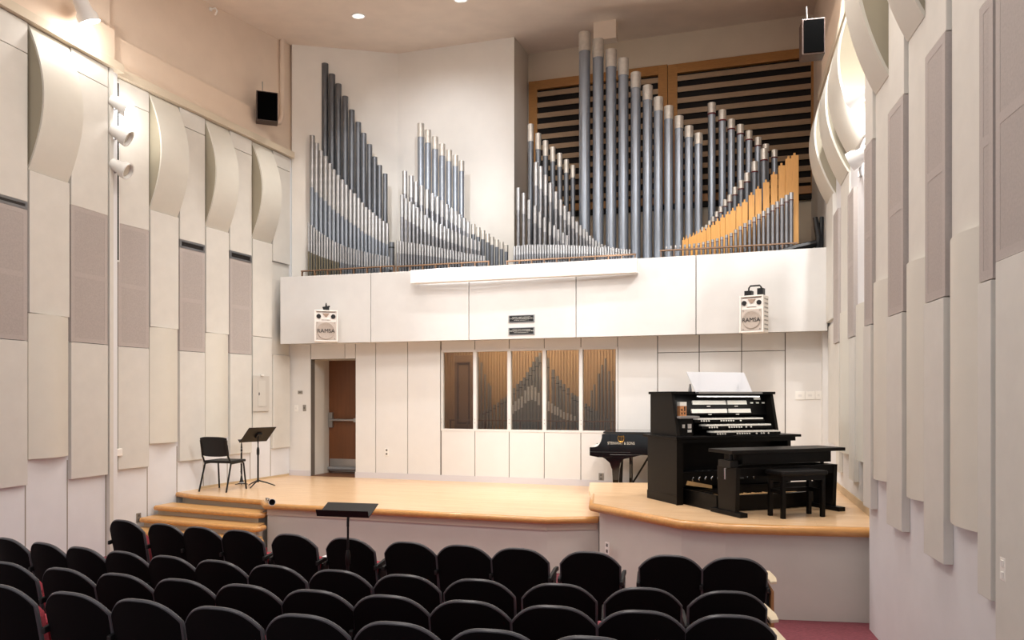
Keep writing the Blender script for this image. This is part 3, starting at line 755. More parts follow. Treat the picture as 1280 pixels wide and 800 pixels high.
# ------------------------------------------------------------------ organ pipes
SPECS=[]
def rank(pts, wid, offd, zbase, mouth, body, cap, capf, label, group, plane=None, ring=None, square=False, direction='left', foot=True):
    """pts: list of (column, row of the top); wid (first,last) widths in px"""
    n=len(pts); P=plane or PBAL
    for i,(px,py) in enumerate(pts):
        w=wid[0]+(wid[1]-wid[0])*i/max(1,n-1)
        q=P.hit(px,-offd); z=HC+(HY-py)/F*q.y
        k=i if direction=='left' else n-1-i
        SPECS.append(dict(q=q,z=z,r=w/2*q.y/F,wp=w,hp=(HY-py),zb=zbase,mouth=mouth,body=body,cap=cap,capf=capf,
             label=label%nth(i),group=group,ring=ring,square=square,th=P.th,area=w*max(6,(330 if P is PBAL else 3000)-py)))
def interp(anch, n=None, step=None):
    xs=[a[0] for a in anch]; out=[]
    if n is None: n=int(abs(xs[-1]-xs[0])/step)+1
    for i in range(n):
        x=xs[0]+(xs[-1]-xs[0])*i/(n-1)
        for (x0,y0),(x1,y1) in zip(anch,anch[1:]):
            if min(x0,x1)-1e-6<=x<=max(x0,x1)+1e-6: out.append((x,y0+(y1-y0)*(x-x0)/(x1-x0))); break
    return out
ZC=3.42
Z=lambda xs,ys:list(zip(xs,ys))
rank(Z([395.6,406.3,415,423,431.5,439.8,447.9,454.7,462,468.5,474.6,481.5],[66,80,93.4,105.6,121,138,153.4,167,181,196.5,207,217.5]),(9,6.4),.95,ZC,.35,M_pipeD,None,0,
     'dark grey organ pipe, %s from left in tall rear row of leftmost cluster','tall dark pipes of the leftmost cluster')
rank([(370+x/2.62,40+y/2.62) for x,y in ((53,340),(67,365),(82,390),(97,408),(111,432),(124,452),(138,470),(152,485),(165,502),(179,518),(192,530),(205,545),(217,560),(229,575),(241,583),(252,592),(263,603),(275,612),(287,620),(299,627))],
     (6.4,4.2),.70,ZC,.28,M_pipeM,M_cap2,.34,'light collared organ pipe, %s from left in middle row of leftmost cluster','collared pipes of the leftmost cluster')
rank(interp([(386,278.5),(393,285),(400.5,290.6),(410,297),(420,303),(432,308),(445,312),(465,317),(486,321)],31),(2.9,2.3),.46,ZC,.12,M_pipeO,M_cap2,.45,
     'small shade-tinted olive organ pipe, %s from left in front row of leftmost cluster','small shade-tinted olive pipes of the leftmost cluster')
rank([(489.5,303)],(7,7),.5,ZC,.1,M_pipeD,None,0,'squat dark capped organ pipe, the %s one right of the leftmost cluster',None,ring=M_dark)
# centre left cluster
rank(Z([526,534.9,543.8,552.6,561.3,569.2,576.9],[154.9,163,171.5,180.5,188,194.6,201.5]),(8.6,7.2),1.0,ZC,.3,M_pipeM,M_cap,.085,
     'tall blue grey organ pipe, %s from left in rear row of centre left cluster','rear pipes of the centre left cluster')
rank(Z([506,514,520,526.7,533.8,540.5,546.7,552.6,558.5,564.6,569.7,574.4,580,585],[214.4,220,227.7,232.3,237.4,242,246.4,250.8,256,260.5,264.4,268.2,273,277]),(6.4,5),.78,ZC,.25,M_pipeL,M_cap2,.2,
     'silver organ pipe, %s from left in middle row of centre left cluster','middle pipes of the centre left cluster')
rank(Z([591.5,597.7,603.6,609.5,615,621,627,632.8],[280.5,284.4,288.2,292.6,296.4,299.7,302.8,306.7]),(6,5.4),.85,ZC-.1,.1,M_pipeD,M_cap,.16,
     'short dark organ pipe, %s from left in row stepping down right of centre left cluster','short dark pipes in the centre gap')
rank(interp([(502.6,244),(510,251),(520,258),(530,268),(540,276),(551,281),(560,286),(570,290),(580,295),(599,302)],21),(4.8,3.6),.58,ZC,.2,M_pipeL,M_cap2,.25,
     'slim silver organ pipe, %s from left in front row of centre left cluster','front pipes of the centre left cluster')
rank(interp([(497,301),(510,303),(530,306),(560,312),(585,317),(605,320)],32),(3,2.4),.42,ZC,.1,M_pipeL,M_cap2,.3,
     'tiny silver organ pipe, %s from left along rack of centre left cluster','tiny pipes along the centre left rack')
# centre right cluster
rank(Z([663.5,672.9,682,691,699.7,708,716.2],[155.8,167.2,176.3,184.2,192,200,207]),(7.6,6.3),1.05,ZC,.3,M_pipeD,M_cap,.11,
     'dark organ pipe, %s from left in rear row of centre right cluster','rear pipes of the centre right cluster')
rank(Z([730.8,747.7,763.9,779.2,794.6,809.5,822.9,835.9,848.7,861.1,873.1],[41.7,50.3,63.3,74.3,91.7,107.8,122.4,133.4,145.9,158.3,167.2]),(15,10.4),1.0,3.30,.3,M_pipeM,M_cap,.075,
     'great blue grey organ pipe, %s from left in row of largest pipes','largest pipes in front of the swell shades')
rank(Z([647.9,654.6,661.4,668.8,675,681,687.5,693,698,704,709],[235,241.5,250,257.5,265,272,277.8,282,287,291,294.5]),(4.6,3.4),.55,ZC,.2,M_pipeL,M_cap2,.25,
     'slim silver organ pipe, %s from left in front row of centre right cluster','front pipes of the centre right cluster')
rank(Z([670,675.8,682,688,694.9,700.8,706,711.2,716.3,721,725.7,730,733.7,737.6,741.3,745,748.9,752.6,756.5,761,766,771],
       [203.4,208.4,219,229,240,250,257.7,265,271,277.3,282,286.4,290.3,294.9,298,301,303.3,305.5,306.7,308,309,310]),(5.6,2.8),.78,ZC,.22,M_pipeL,M_cap2,.2,
     'silver organ pipe, %s from left in curved middle row of centre right cluster','middle pipes of the centre right cluster')
rank(interp([(643,308),(660,306),(690,306),(720,307),(750,309),(787,312)],45),(3,2.4),.40,ZC,.08,M_pipeL,M_cap2,.3,
     'tiny silver organ pipe, %s from left along rack of centre right cluster','tiny pipes along the centre right rack')
# right cluster
rank(Z([889.7,902.9,914.1,925.4,936.2,947.5,957.2,968],[129.3,138.2,149.8,156.4,164.1,172.3,180.8,187.8]),(10,7.8),1.15,ZC,.3,M_pipeM,M_cap,.06,
     'grey red ringed organ pipe, %s from left in rear row of rightmost cluster','rear red ringed pipes of the rightmost cluster',ring=M_ring)
rank(Z([955,943.2,934,926.5,918.8,912.3,906.6,901,896,891.3,887,882.8,878],[186.6,202.5,216.6,226,234.4,244,250,258.4,264.8,271,276,281.3,284]),(9,3.6),.92,ZC,.3,M_pipeD,M_cap,.09,
     'dark red ringed organ pipe, %s from right in middle row of rightmost cluster','middle red ringed pipes of the rightmost cluster',ring=M_ring)
rank(Z([993.5,986,977.2,967.6,957.8,948,939.5,931,923.7,916.4,910,903.5,897.3,891.8,886,880.4,875.5,871,866.9,862.8,858.4,854.7],
       [195.5,199.5,208,219,228.8,237,244.7,253.5,258.8,264,268.5,272.5,277,281.8,285,288.4,291,293,295,296.7,298.5,300.4]),(8.6,3.6),.66,ZC,.0,M_wood,None,0,
     'square orange wooden organ pipe, %s from right in wooden row','square wooden pipes of the rightmost cluster',square=True)
rank(interp([(989,241),(984,243.5),(965,257),(953,265),(941,272.8),(927,282),(913.8,291.5),(900.6,297),(875,304),(833,308)],28),(5.6,2.6),.45,ZC,.12,M_pipeL,M_cap2,.1,
     'silver organ pipe, %s from right in front row of rightmost cluster','front silver pipes of the rightmost cluster',ring=M_ring)
# pipes behind the windows
ZW=wbz-.1
rank(Z([597.5,601.7,606.2,610.5,613.3],[446,452.8,467.8,479,482]),(3.4,2.6),.95,ZW,.1,M_wpipe,None,0,'tall dim organ pipe behind the second window, %s from the left','rear pipes behind the second window',plane=PB)
rank(Z([596.8,601,605,609.5,613.5,618,622.5,627,631,634.6,642.5,647,651,655,659,663,667,671,675],[521,517,513.5,511,509,506,503,499,497,494,485,480,476,472,465,459,452,446,441]),(3.2,4.4),.7,ZW,.1,M_wpipe,None,0,
     'dim grey organ pipe behind glass, %s from the left on the rising slope','rising pipes behind the windows',plane=PB,ring=M_dark)
rank(Z([684.7,691.5,696.8,700.6,705,710,714.8,718.5,722,732,735.5,738.8,742,745.5,748.5,752,756,759],[447.5,462,470,475,480,485,491,494,495.5,504.5,508,510,511,513.5,515.8,519,521,523]),(4.4,2.8),.7,ZW,.1,M_wpipe,None,0,
     'dim grey organ pipe behind glass, %s from the centre on the falling slope','falling pipes behind the windows',plane=PB,ring=M_dark)
rank(Z([739.5,743,748.5,752.4,756.8,761.5,766],[488,480.5,467,456,448,464,476]),(3,3.2),.95,ZW,.1,M_wpipe,None,0,'tall dim organ pipe behind the rightmost window, %s from the left','rear pipes behind the rightmost window',plane=PB)
rank(Z([641,644.6,648.5,652.3,656.8,660.7,665,669.3,673.5,686,690,693.8,697.2,701,705,709.5,714,718.5],[506,501.5,498.5,495.5,488,483.5,482,484,491,501.5,504.5,507.5,509,512,515,516.5,518,520]),(3.2,2.6),.45,ZW,.1,M_wpipe,M_wpipeL,.28,
     'light silver organ pipe behind glass, %s from the left in the front row','front pipes behind the windows',plane=PB)

def pipe_mb(d, c=(0,0,0), seg=18):
    H=d['z']-d['zb']; r=d['r']; return H,r
def make_pipe(d):
    H=d['z']-d['zb']; r=max(.008,d['r']); loc=(d['q'].x,d['q'].y,d['zb'])
    small=d['wp']<3.3
    seg=22 if d['wp']>8 else (14 if d['wp']>4 else 10)
    fh=min(.28,.12+r*1.5) if H>.45 else H*.35
    if d['square']:
        t=thing('organ_pipe',d['label'],'organ pipe',loc,d['th'],d['group'])
        MB().box(-r,r,-r*1.1,r*1.1,fh,H).build('body',M_wood,t,bevel=.004)
        MB().cyl((0,0,0),(0,0,fh),r*.25,r*.45,8).build('foot',M_pipeL,t,smooth=True)
        MB().box(-r*.4,r*.2,-r*.2,r*.6,H,H+.05).build('stopper_handle',M_wood,t)
        return
    def bodyprof(z0,z1,rr): return [(rr,z0),(rr,z1),(rr*.86,z1),(rr*.84,max(z0,z1-.02))]
    ct=H*d['capf'] if d['cap'] else 0
    if small:
        mb=MB(); mb.lathe([(r*.3,0),(r*.92,fh),(r*.92,H-ct)],seg=seg)
        mats=[d['body']]
        if ct: mb.lathe([(r,H-ct),(r,H)],seg=seg,m=1); mats.append(d['cap'])
        o=mb.build('organ_pipe',mats,smooth=True,loc=loc); tag(o,d['label'],'organ pipe',d['group']); return
    t=thing('organ_pipe',d['label'],'organ pipe',loc,d['th'],d['group'])
    mb=MB()
    if ct: mb.lathe([(r*.93,fh),(r*.93,H-ct)],seg=seg)
    else: mb.lathe(bodyprof(fh,H,r*.95),seg=seg)
    mb.build('body',d['body'],t,smooth=True)
    MB().lathe([(r*.22,0),(r*.93,fh)],seg=seg).build('foot',d['body'],t,smooth=True)
    if ct: MB().lathe(bodyprof(H-ct,H,r),seg=seg).build('tuning_collar',d['cap'],t,smooth=True)
    if d['ring']:
        zz=H-(ct or H*.12)
        MB().lathe([(r*1.03,zz-r*.35),(r*1.03,zz)],seg=seg).build('ring',d['ring'],t,smooth=True)
    # mouth: a small cut-up lip on the front
    if d['wp']>4.5:
        MB().box(-r*.6,r*.6,-r*1.02,-r*.75,fh+r*.1,fh+r*.5).build('mouth',M_dark,t)
order=sorted(range(len(SPECS)),key=lambda i:-SPECS[i]['area'])
keep=set(order[:300])
print('pipes',len(SPECS))
rest=MB()
for i,d in enumerate(SPECS):
    if i in keep: make_pipe(d)
    else:
        H=d['z']-d['zb']; r=max(.008,d['r']); fh=H*.35; ct=H*d['capf']
        rest.lathe([(r*.3,0),(r*.92,fh),(r*.92,H-ct)],(d['q'].x,d['q'].y,d['zb']),9)
        rest.lathe([(r,H-ct),(r,H)],(d['q'].x,d['q'].y,d['zb']),9,m=1)
o=rest.build('small_organ_pipes',[M_pipeL,M_cap2],smooth=True)
tag(o,'crowd of the tiniest silver organ pipes along the front racks','organ pipes',kind='stuff')

# wind chests with their rack rails
def chest(pxl,pxr,pyl,label,z1,name='wind_chest',P=None,off0=.34,off1=1.15,posts=16,zc=ZC,zrail=None):
    P=P or PBAL
    o0=-off0
    a,b=P.s_(pxl,o0),P.s_(pxr,o0); L=b-a
    zr=P.z_(pxl,pyl,o0) if zrail is None else zrail
    t=thing(name,label,'wind chest',P.pt(a,o0,z1),P.th)
    MB().box(0,L,.0,off1-off0,0,zc-z1).build('chest_box',M_chest,t)
    MB().box(0,L,-.03,.02,zr-z1-.02,zr-z1).build('rack_rail',M_rail,t)
    n=max(2,int((pxr-pxl)/posts)+1)
    for i in range(n):
        x=.01+(L-.03)*i/(n-1); MB().box(x,x+.014,-.028,.012,zc-z1-.0,zr-z1-.02).build('rack_post',M_rail,t)
    return t
zr=PBAL.z_(430,335.5,-.34)
chest(377,494,337.5,'leftmost wind chest with thin wooden rack rail under the dark pipes',3.30,zrail=zr)
chest(496,612,332,'wind chest with rack rail under the centre left pipes',3.30,zrail=PBAL.z_(555,329.3,-.34))
chest(633,795,326,'wind chest with rack rail under the centre right pipes',3.30,zrail=PBAL.z_(715,321.5,-.34),off1=.92)
chest(825,997,313,'wind chest with rack rail under the orange wooden pipes',3.30,zrail=PBAL.z_(910,308,-.34))
# low stands for the short dark pipes and the great pipes
tag(MB().box(-.35,.35,-.18,.18,0,.02).build('pipe_stand',M_chest,loc=tuple(PBAL.hit(612,-.85))+(3.30,),rz=PBAL.th),'dark low stand under the short dark pipes in the centre gap','stand')
# window chest
chest(562,768,525.5,'wind chest with orange rack rail behind the windows',wbz-.16,P=PB,off0=.34,off1=1.05,zc=ZW,zrail=PB.z_(660,525.3,-.34),posts=22)

# black cased object and cable at the right end of the pipe gallery
q=PBAL.hit(1022,-.30)
t=thing('folded_stand','black folded stand leaning upright at the right end of pipe gallery','stand',(q.x,q.y,3.30),PBAL.th)
Hq=HC+(HY-271)/F*q.y-3.30
MB().tube([(-.02,0,0),(.02,.02,Hq*.6),(-.03,.03,Hq)],[.03,.05,.035],8).build('upright',M_blkmet,t,smooth=True)
MB().tube([(.06,0,.02),(.05,.02,Hq*.5),(.06,.04,Hq*1.0)],[.02,.035,.03],8).build('upright',M_blkmet,t,smooth=True)
MB().tube([(-.65,-.05,.22),(-.3,-.02,.30),(-.02,0,.36)],[.03,.06,.05],8).build('folded_leg',M_blkmet,t,smooth=True)

# ------------------------------------------------------------------ speakers and fixtures high on the walls
def hspk(P,pxl,pxr,pyt,pyb,off_,rz,label,dp=.22):
    c=(pxl+pxr)/2; Y=P.hit(c,off_).y; w=(pxr-pxl)*Y/F; h=(pyb-pyt)*Y/F
    t=thing('hanging_speaker',label,'speaker',P.pt(P.s_(c,off_),off_,P.z_(c,pyb,off_)),rz,'dark speakers high on the side walls')
    MB().box(-w/2,w/2,.012,dp,0,h).build('cabinet',M_spkcab,t,bevel=.006)
    MB().box(-w/2+.02,w/2-.015,0,.012,.02,h-.02).build('grille_cloth',M_spkcl,t)
    MB().tube([(-w*.2,dp*.6,h),(-w*.2,dp*.8,h+.22)],.008,6).build('hanger',M_alu,t)
    return t
hspk(PL2,321,347,114,151,.34,math.radians(20),'dark brown speaker with black cloth high on the left wall')
hspk(PR2,1003.5,1031,22,67,.42,math.radians(-12),'black speaker hanging high in the upper right corner')
# vertical conduit on the upper left wall
p_=PL2.pt(PL2.s_(350,-.06),-.055,0)
c_=thing('wall_pipe','tan painted pipe running down the upper left wall corner','pipe',(p_.x,p_.y,6.2),PL2.th)
zt0=PL2.z_(350,155,-.05); zt1=PL2.z_(350,46,-.05)
MB().tube([(-.25,-.04,zt0-6.25),(-.08,-.04,zt0-6.2),(0,-.04,zt0-6.05),(0,-.04,zt1-6.2)],.045,10).build('pipe_run',M_tan,c_,smooth=True)
# ceiling hook
h_=PL2.pt(PL2.s_(269.5,.05),.05,PL2.z_(269.5,14,.05))
t=thing('wall_hook','small white metal hook high on the upper left wall','hook',h_,PL2.th)
MB().tube([(0,.11,.05),(0,0,.05),(0,-.03,0),(0,0,-.05),(.02,.03,-.04)],.012,8).build('hook_rod',M_plate,t,smooth=True)
MB().cyl((0,.11,.05),(0,.09,.05),.03,seg=10).build('hook_base',M_plate,t)

# downlights
def downlight(px,py,label):
    k=((px-CX)/F,(HY-py)/F)
    # ceiling: z-HC = 5.20+.108*(.312 x+.95 y)
    Y=5.20/(k[1]-.108*(.312*k[0]+.95)); x=k[0]*Y; z=ceil_z(x,Y)
    t=thing('ceiling_downlight',label,'downlight',(x,Y,z),0,'recessed ceiling downlights')
    t.rotation_euler=(math.atan(.108*.95),-math.atan(.108*.312),0)
    MB().lathe([(.115,-.012),(.115,.0),(.095,.0),(.095,-.012)],seg=24).build('ring',M_lampw,t,smooth=True)
    MB().cyl((0,0,-.008),(0,0,-.003),.095,seg=24).build('lens',M_glow,t)
    return (x,Y,z)
DL=[downlight(448,19.5,'bright round downlight in the ceiling left of centre, further from camera'),downlight(576,-1,'bright round downlight at the very top edge of picture')]

# lamp heads
def lamp_head(loc, aim, label, on, arm, group, size=1.0, wallp=None):
    t=thing('spotlight',label,'spotlight',loc,0,group)
    d=(Vector(aim)-Vector(loc)).normalized(); k=size
    MB().lathe([(.03*k,-.13*k),(.065*k,-.11*k),(.075*k,0),(.095*k,.03*k),(.1*k,.10*k),(.085*k,.10*k),(.08*k,.05*k),(.02*k,.045*k)],seg=20,axis=d).build('housing',M_lampw,t,smooth=True)
    c=d*.06*k
    MB().lathe([(.001,.0),(.072*k,.0),(.072*k,.004)],c=c,seg=18,axis=d).build('lens',M_glow if on else mat('lens_dim','#c9c2b4',.2),t,smooth=True)
    a=Vector(arm)
    MB().tube([a,a*.5+Vector((0,0,-.02)),Vector((0,0,0))-d*.03],.012,8).build('arm',M_alu,t,smooth=True)
    MB().cyl(a,a+Vector((0,0,.05)),.03,seg=10).build('clamp',M_lampw,t)
    return t
tp=lambda px,py,o:PL2.pt(PL2.s_(px,o),o,PL2.z_(px,py,o))
track=thing('lighting_track','upright black slotted lighting track on the left wall','lighting track',PL2.pt(PL2.s_(140.5),.0,PL2.z_(140,327)),PL2.th)
Ht=PL2.z_(140,102)-PL2.z_(140,327)
MB().box(-.05,.05,-.075,-.06,0,Ht).build('channel',M_lampw,track)
MB().box(-.034,.034,-.080,-.075,.02,Ht-.02).build('slot',M_blkpl,track)
mb=MB(); mb.box(-.05,.05,-.06,0,0,.05); mb.box(-.05,.05,-.06,0,Ht-.05,Ht); mb.build('spacer',M_lampw,track)
SL=[tp(151,131,.30),tp(151,168,.30),tp(151,210,.30)]
AIML=[(2.0,11.8,1.3),(2.2,11.5,.6),(3,10,.3)]
for i,(l,a) in enumerate(zip(SL,AIML)):
    arm=PL2.pt(PL2.s_(140.5,.06),.06,l.z-.02)-l
    lamp_head(l,a,'white spotlight, %s from the top of three on the left wall track'%nth(i),i==0,arm,'track spotlights on the left wall',1.15)
SR=[PR2.pt(PR2.s_(1072,.14),.14,PR2.z_(1072,122,.14)),PR2.pt(PR2.s_(1074,.14),.14,PR2.z_(1074,196,.14))]
AIMR=[(-2.0,13.0,1.2),(-2.8,12.6,.4)]
for i,(l,a) in enumerate(zip(SR,AIMR)):
    arm=PR2.pt(PR2.s_(1076,.0),.0,l.z+.02)-l
    lamp_head(l,a,'white spotlight, %s of two shining among the bowed reflectors at right'%('upper' if i==0 else 'lower'),True,arm,'spotlights on the right wall',.95)
lt=PL1.pt(PL1.s_(106,.30),.30,PL1.z_(106,14,.30))
lamp_head(lt,lt+Vector((.3,.35,-1)),'glaring floodlight on a bent arm above the left wall ledge',True,PL1.pt(PL1.s_(100,-.05),-.05,lt.z+.12)-lt,None,1.3)

# ------------------------------------------------------------------ stage furniture: chair, music stands, clarinets
def orchestra_chair(loc,rz,label):
    t=thing('orchestra_chair',label,'chair',loc,rz)
    w=.225
    N=8
    mb=MB(); vs=[];fs=[]
    # seat pad, gently curved
    out=[(-.235,-.20),(.235,-.20),(.245,.10),(.225,.22),(-.225,.22),(-.245,.10)]
    MB().prism(out,.425,.465,'z').build('seat',M_blkpl,t,bevel=.015)
    # backrest: curved sheet
    W,H0,H1=.225,.53,.83
    fr=[];bk=[]
    NX,NZ=10,6
    for j in range(NZ+1):
        for i in range(NX+1):
            u=-1+2*i/NX; v=j/NZ
            z=H0+(H1-H0)*v-.02*abs(u)**4*(1 if v>.5 else -1)
            fr.append((u*W,-.215-.06*v+.0-.03*(1-u*u),z))
    n=len(fr); bk=[(x,y-.02,z) for x,y,z in fr]
    fs=[]
    for j in range(NZ):
        for i in range(NX):
            q=j*(NX+1)+i; fs.append((q,q+1,q+NX+2,q+NX+1)); fs.append((n+q,n+q+NX+1,n+q+NX+2,n+q+1))
    for i in range(NX): fs.append((i,i+n,i+1+n,i+1)); a=NZ*(NX+1)+i; fs.append((a,a+1,a+1+n,a+n))
    for j in range(NZ): a=j*(NX+1); fs.append((a,a+NX+1,a+NX+1+n,a+n)); a+=NX; fs.append((a,a+n,a+NX+1+n,a+NX+1))
    MB().add(fr+bk,fs).build('backrest',M_blkpl,t,smooth=True)
    for sx in (-1,1):
        MB().tube([(sx*.235,-.30,.0),(sx*.225,-.17,.42),(sx*.222,-.235,.53),(sx*.215,-.29,.78)],.0135,10).build('rear_leg',M_blkmet,t,smooth=True)
        MB().tube([(sx*.24,.20,0),(sx*.225,.15,.41),(sx*.22,.10,.43),(sx*.22,-.17,.42)],.0135,10).build('front_leg',M_blkmet,t,smooth=True)
    return t
ch=(-4.42,11.70); 
orchestra_chair((ch[0],ch[1],0),math.radians(-14.5),'black orchestra chair by the left wall at the stage edge')

def music_stand(loc,rz,hdesk,tilt,dw,dh,legr,label,leg0=0):
    t=thing('music_stand',label,'music stand',loc,rz)
    zc=hdesk
    # desk: lip towards -y, leaning back
    c,s_=math.cos(tilt),math.sin(tilt)
    up=Vector((0,c,s_)); nrm=Vector((0,-s_,c))
    ctr=Vector((0,0,zc))
    desk=MB().obox(ctr,(1,0,0),up,nrm,dw/2,dh/2,.004).build('desk',M_blkmet,t,bevel=.002)
    MB().obox(ctr-up*dh/2+nrm*.028,(1,0,0),nrm,up,dw/2,.03,.003).build('lip',M_blkmet,desk)
    b=ctr-nrm*.02
    MB().obox(b,(1,0,0),up,nrm,.04,.05,.016).build('tilt_bracket',M_blkpl,t)
    MB().tube([b-nrm*.01,(0,0,zc-.09),(0,.0,zc-.14)],.011,10).build('neck',M_blkmet,t,smooth=True)
    MB().cyl((0,0,zc-.12),(0,0,zc*.55),.009,seg=12).build('inner_tube',M_blkmet,t,smooth=True)
    mb=MB(); mb.cyl((0,0,.07),(0,0,zc*.62+.02),.0145,seg=12); mb.lathe([(.014,0),(.022,.02),(.022,.09),(.014,.13)],(0,0,zc*.60),12); mb.build('outer_tube',M_blkmet,t,smooth=True)
    for i in range(3):
        a=leg0+i*2*PI/3
        MB().tube([(0,0,.10),(math.cos(a)*legr*.5,math.sin(a)*legr*.5,.06),(math.cos(a)*legr,math.sin(a)*legr,.008)],[.012,.011,.008],8).build('leg',M_blkmet,t,smooth=True)
    return t
# stage stand faces away to the left: its lip points to the wall
music_stand((-4.05,12.12,0),math.atan2(.8,.6)-PI,.83,math.radians(42),.50,.35,.26,'black music stand beside the orchestra chair near left wall',.5)
fz=floor_z(-1.38,6.32)
music_stand((-1.36,6.30,fz),math.radians(-12),1.17,math.radians(22),.455,.22,.25,'black music stand standing among the seats in front of the stage',1.1)

def clarinet_parts(t,frame):
    """frame(s,r-dir) maps distance along the body"""
    pass
def clarinet(label,a,b,stand=False):
    a=Vector(a); b=Vector(b); d=(b-a).normalized(); L=(b-a).length
    t=thing('clarinet',label,'clarinet',a)
    f=lambda s:d*(s*L)
    MB().lathe([(.007,0),(.010,.04*L),(.0145,.14*L),(.0155,.15*L),(.0155,.22*L),(.0135,.23*L),(.0135,.80*L),(.016,.86*L),(.026,.95*L),(.044,L),(.036,L),(.014,.88*L)],seg=16,axis=d).build('body',M_blkpl,t,smooth=True)
    for s0 in (.145,.225,.50,.80):
        MB().lathe([(.0165,s0*L),(.0175,s0*L+.004),(.0165,s0*L+.010)],seg=16,axis=d).build('ring',M_chrome,t,smooth=True)
    MB().lathe([(.0425,.985*L),(.046,.99*L),(.046,L+.001),(.041,L+.001)],seg=16,axis=d,caps=False).build('bell_rim',mat('bell_silver','#d9d9d8',.4),t,smooth=True)
    side=d.cross(Vector((0,0,1)) if abs(d.z)<.9 else Vector((1,-1,0))).normalized(); side2=d.cross(side)
    mb=MB(); rn=random.Random(3)
    for i in range(14):
        s0=.26+.5*i/13; an=rn.uniform(-1.2,1.2); n=side2*math.cos(an)+side*math.sin(an)
        if abs(d.z)<.9 and n.z<0: n=-n
        mb.cyl(f(s0)+n*.013,f(s0)+n*.022,.008,seg=8)
    for an in (-.5,.5):
        n=side2*math.cos(an)+side*math.sin(an)
        if abs(d.z)<.9 and n.z<0: n=-n
        mb.tube([f(.27)+n*.018,f(.75)+n*.018],.0028,6)
    mb.build('keys',M_chrome,t,smooth=True)
    return t
cb=(-4.42,12.42)
clarinet('black clarinet standing upright bell down beside the chair',(cb[0],cb[1],.685),(cb[0],cb[1],.03))
t=thing('clarinet_stand','small black peg stand holding the upright clarinet','stand',(cb[0],cb[1],0))
mb=MB()
for i in range(5):
    a=i*2*PI/5; mb.tube([(0,0,.02),(math.cos(a)*.1,math.sin(a)*.1,.008)],.007,6)
mb.build('base_legs',M_blkmet,t,smooth=True)
MB().cyl((0,0,.01),(0,0,.16),.011,.007,10).build('peg',M_blkmet,t,smooth=True)
clarinet('black clarinet lying on the stage edge above the steps, bell outwards',(-3.42,10.56,.022),(-3.16,10.01,.042))

# ------------------------------------------------------------------ grand piano
pu=Vector((1,-.22)).normalized(); prz=math.atan2(pu.y,pu.x)
pl=ground(769,620.5)
pY=10.95; px0=(737-CX)/F*pY
piano=thing('grand_piano','black glossy grand piano behind the organ console, lid closed','piano',(px0,pY,0),prz)
# local: x along the length from keyboard end, -y is the side seen; z up
kx=.42*0+ (751.5-736.5)/F*pY    # keybed projection in front of the case
zT=HC-(538.5-HY)/F*pY; zk=HC-(559-HY)/F*pY; zkb=HC-(569.5-HY)/F*pY; zb0=HC-(571.5-HY)/F*pY
Wd=1.0; Lp=2.15
ys=0.02
# case in plan: straight long side at the back, curved side in front further along
def case_poly(x0):
    p=[(x0,0),(1.1,0)]
    for k in range(1,9):
        a=k/8; p.append((1.1+(Lp-.35-1.1)*a, .42*(.5-.5*math.cos(PI*a))))
    p+=[(Lp-.08,.55),(Lp,.72),(Lp-.05,.95),(Lp-.3,Wd),(x0,Wd)]
    return p
MB().prism(case_poly(kx+.05),zb0+.04,zT-.035,'z').build('case',M_blkgl,piano,bevel=.006)
lid=MB().prism([(x+(0 if i else 0),y) for i,(x,y) in enumerate(case_poly(kx+.02))],zT-.033,zT-.012,'z').build('lid',M_blkgl,piano,bevel=.004)
# cheek arms with S curve and key bed
arm=[(0,zkb),(0,zk),(.012,zk+.006)]
for k in range(9):
    a=k/8; 
    arm.append((.10+ (kx-.02)*0 + .085*math.sin(a*PI/2)*1.0, zk+.006+(zT-.04-zk-.006)*(1-math.cos(a*PI/2))))
arm=[(0,zkb),(0,zk)]+[(.07+.11*math.sin(a/8*PI/2), zk+.004+(zT-.05-zk)*(1-math.cos(a/8*PI/2))) for a in range(9)]+[(kx+.12,zT-.036),(kx+.12,zb0),(.12,zb0)]
for y0 in (-.002,Wd-.06):
    MB().prism(arm,y0,y0+.06,'y').build('cheek_arm',M_blkgl,piano,bevel=.004)
MB().box(0.02,kx+.1,.06,Wd-.06,zkb,zk-.02).build('key_bed',M_blkgl,piano)
MB().box(.03,.17,.06,Wd-.06,zk-.02,zk+.002).build('keyboard',M_ivory,piano)
MB().box(.17,.2,.06,Wd-.06,zk-.02,zT-.06).build('fallboard',M_blkgl,piano)
MB().box(0.01,.58,-.006,-.002,zkb+.052,zkb+.058).build('moulding_line',mat('moulding_grey','#3a3a3a',.3),piano)
# curved underside bracket into the leg
brk=[(.10,zb0+.045),(.22,zb0-.02),(.29,zb0-.08),(.315,zb0-.16),(.425,zb0-.16),(.44,zb0-.08),(.49,zb0-.02),(.62,zb0+.01),(.75,zb0+.045)]
MB().prism(brk,.0,.16,'y').build('leg_bracket',M_blkgl,piano,bevel=.004)
def leg(x,y,top):
    l=MB()
    l.prism([(x-.055,top),(x+.055,top),(x+.034,.11),(x-.034,.11)],y-.045,y+.045,'y'); l.prism([(x-.045,.11),(x+.045,.11),(x+.032,.05),(x-.032,.05)],y-.045,y+.045,'y')
    o=l.build('leg',M_blkgl,piano,bevel=.004)
    MB().cyl((x,y-.02,.03),(x,y+.02,.03),.03,seg=14).build('caster',M_blkmet,o,smooth=True)
    MB().box(x-.036,x+.036,y-.048,y+.048,.10,.112).build('ferrule',M_chrome,o)
leg(.37,.075,zb0-.12); leg(.37,Wd-.1,zb0+.05); leg(Lp-.35,.78,zb0+.05)
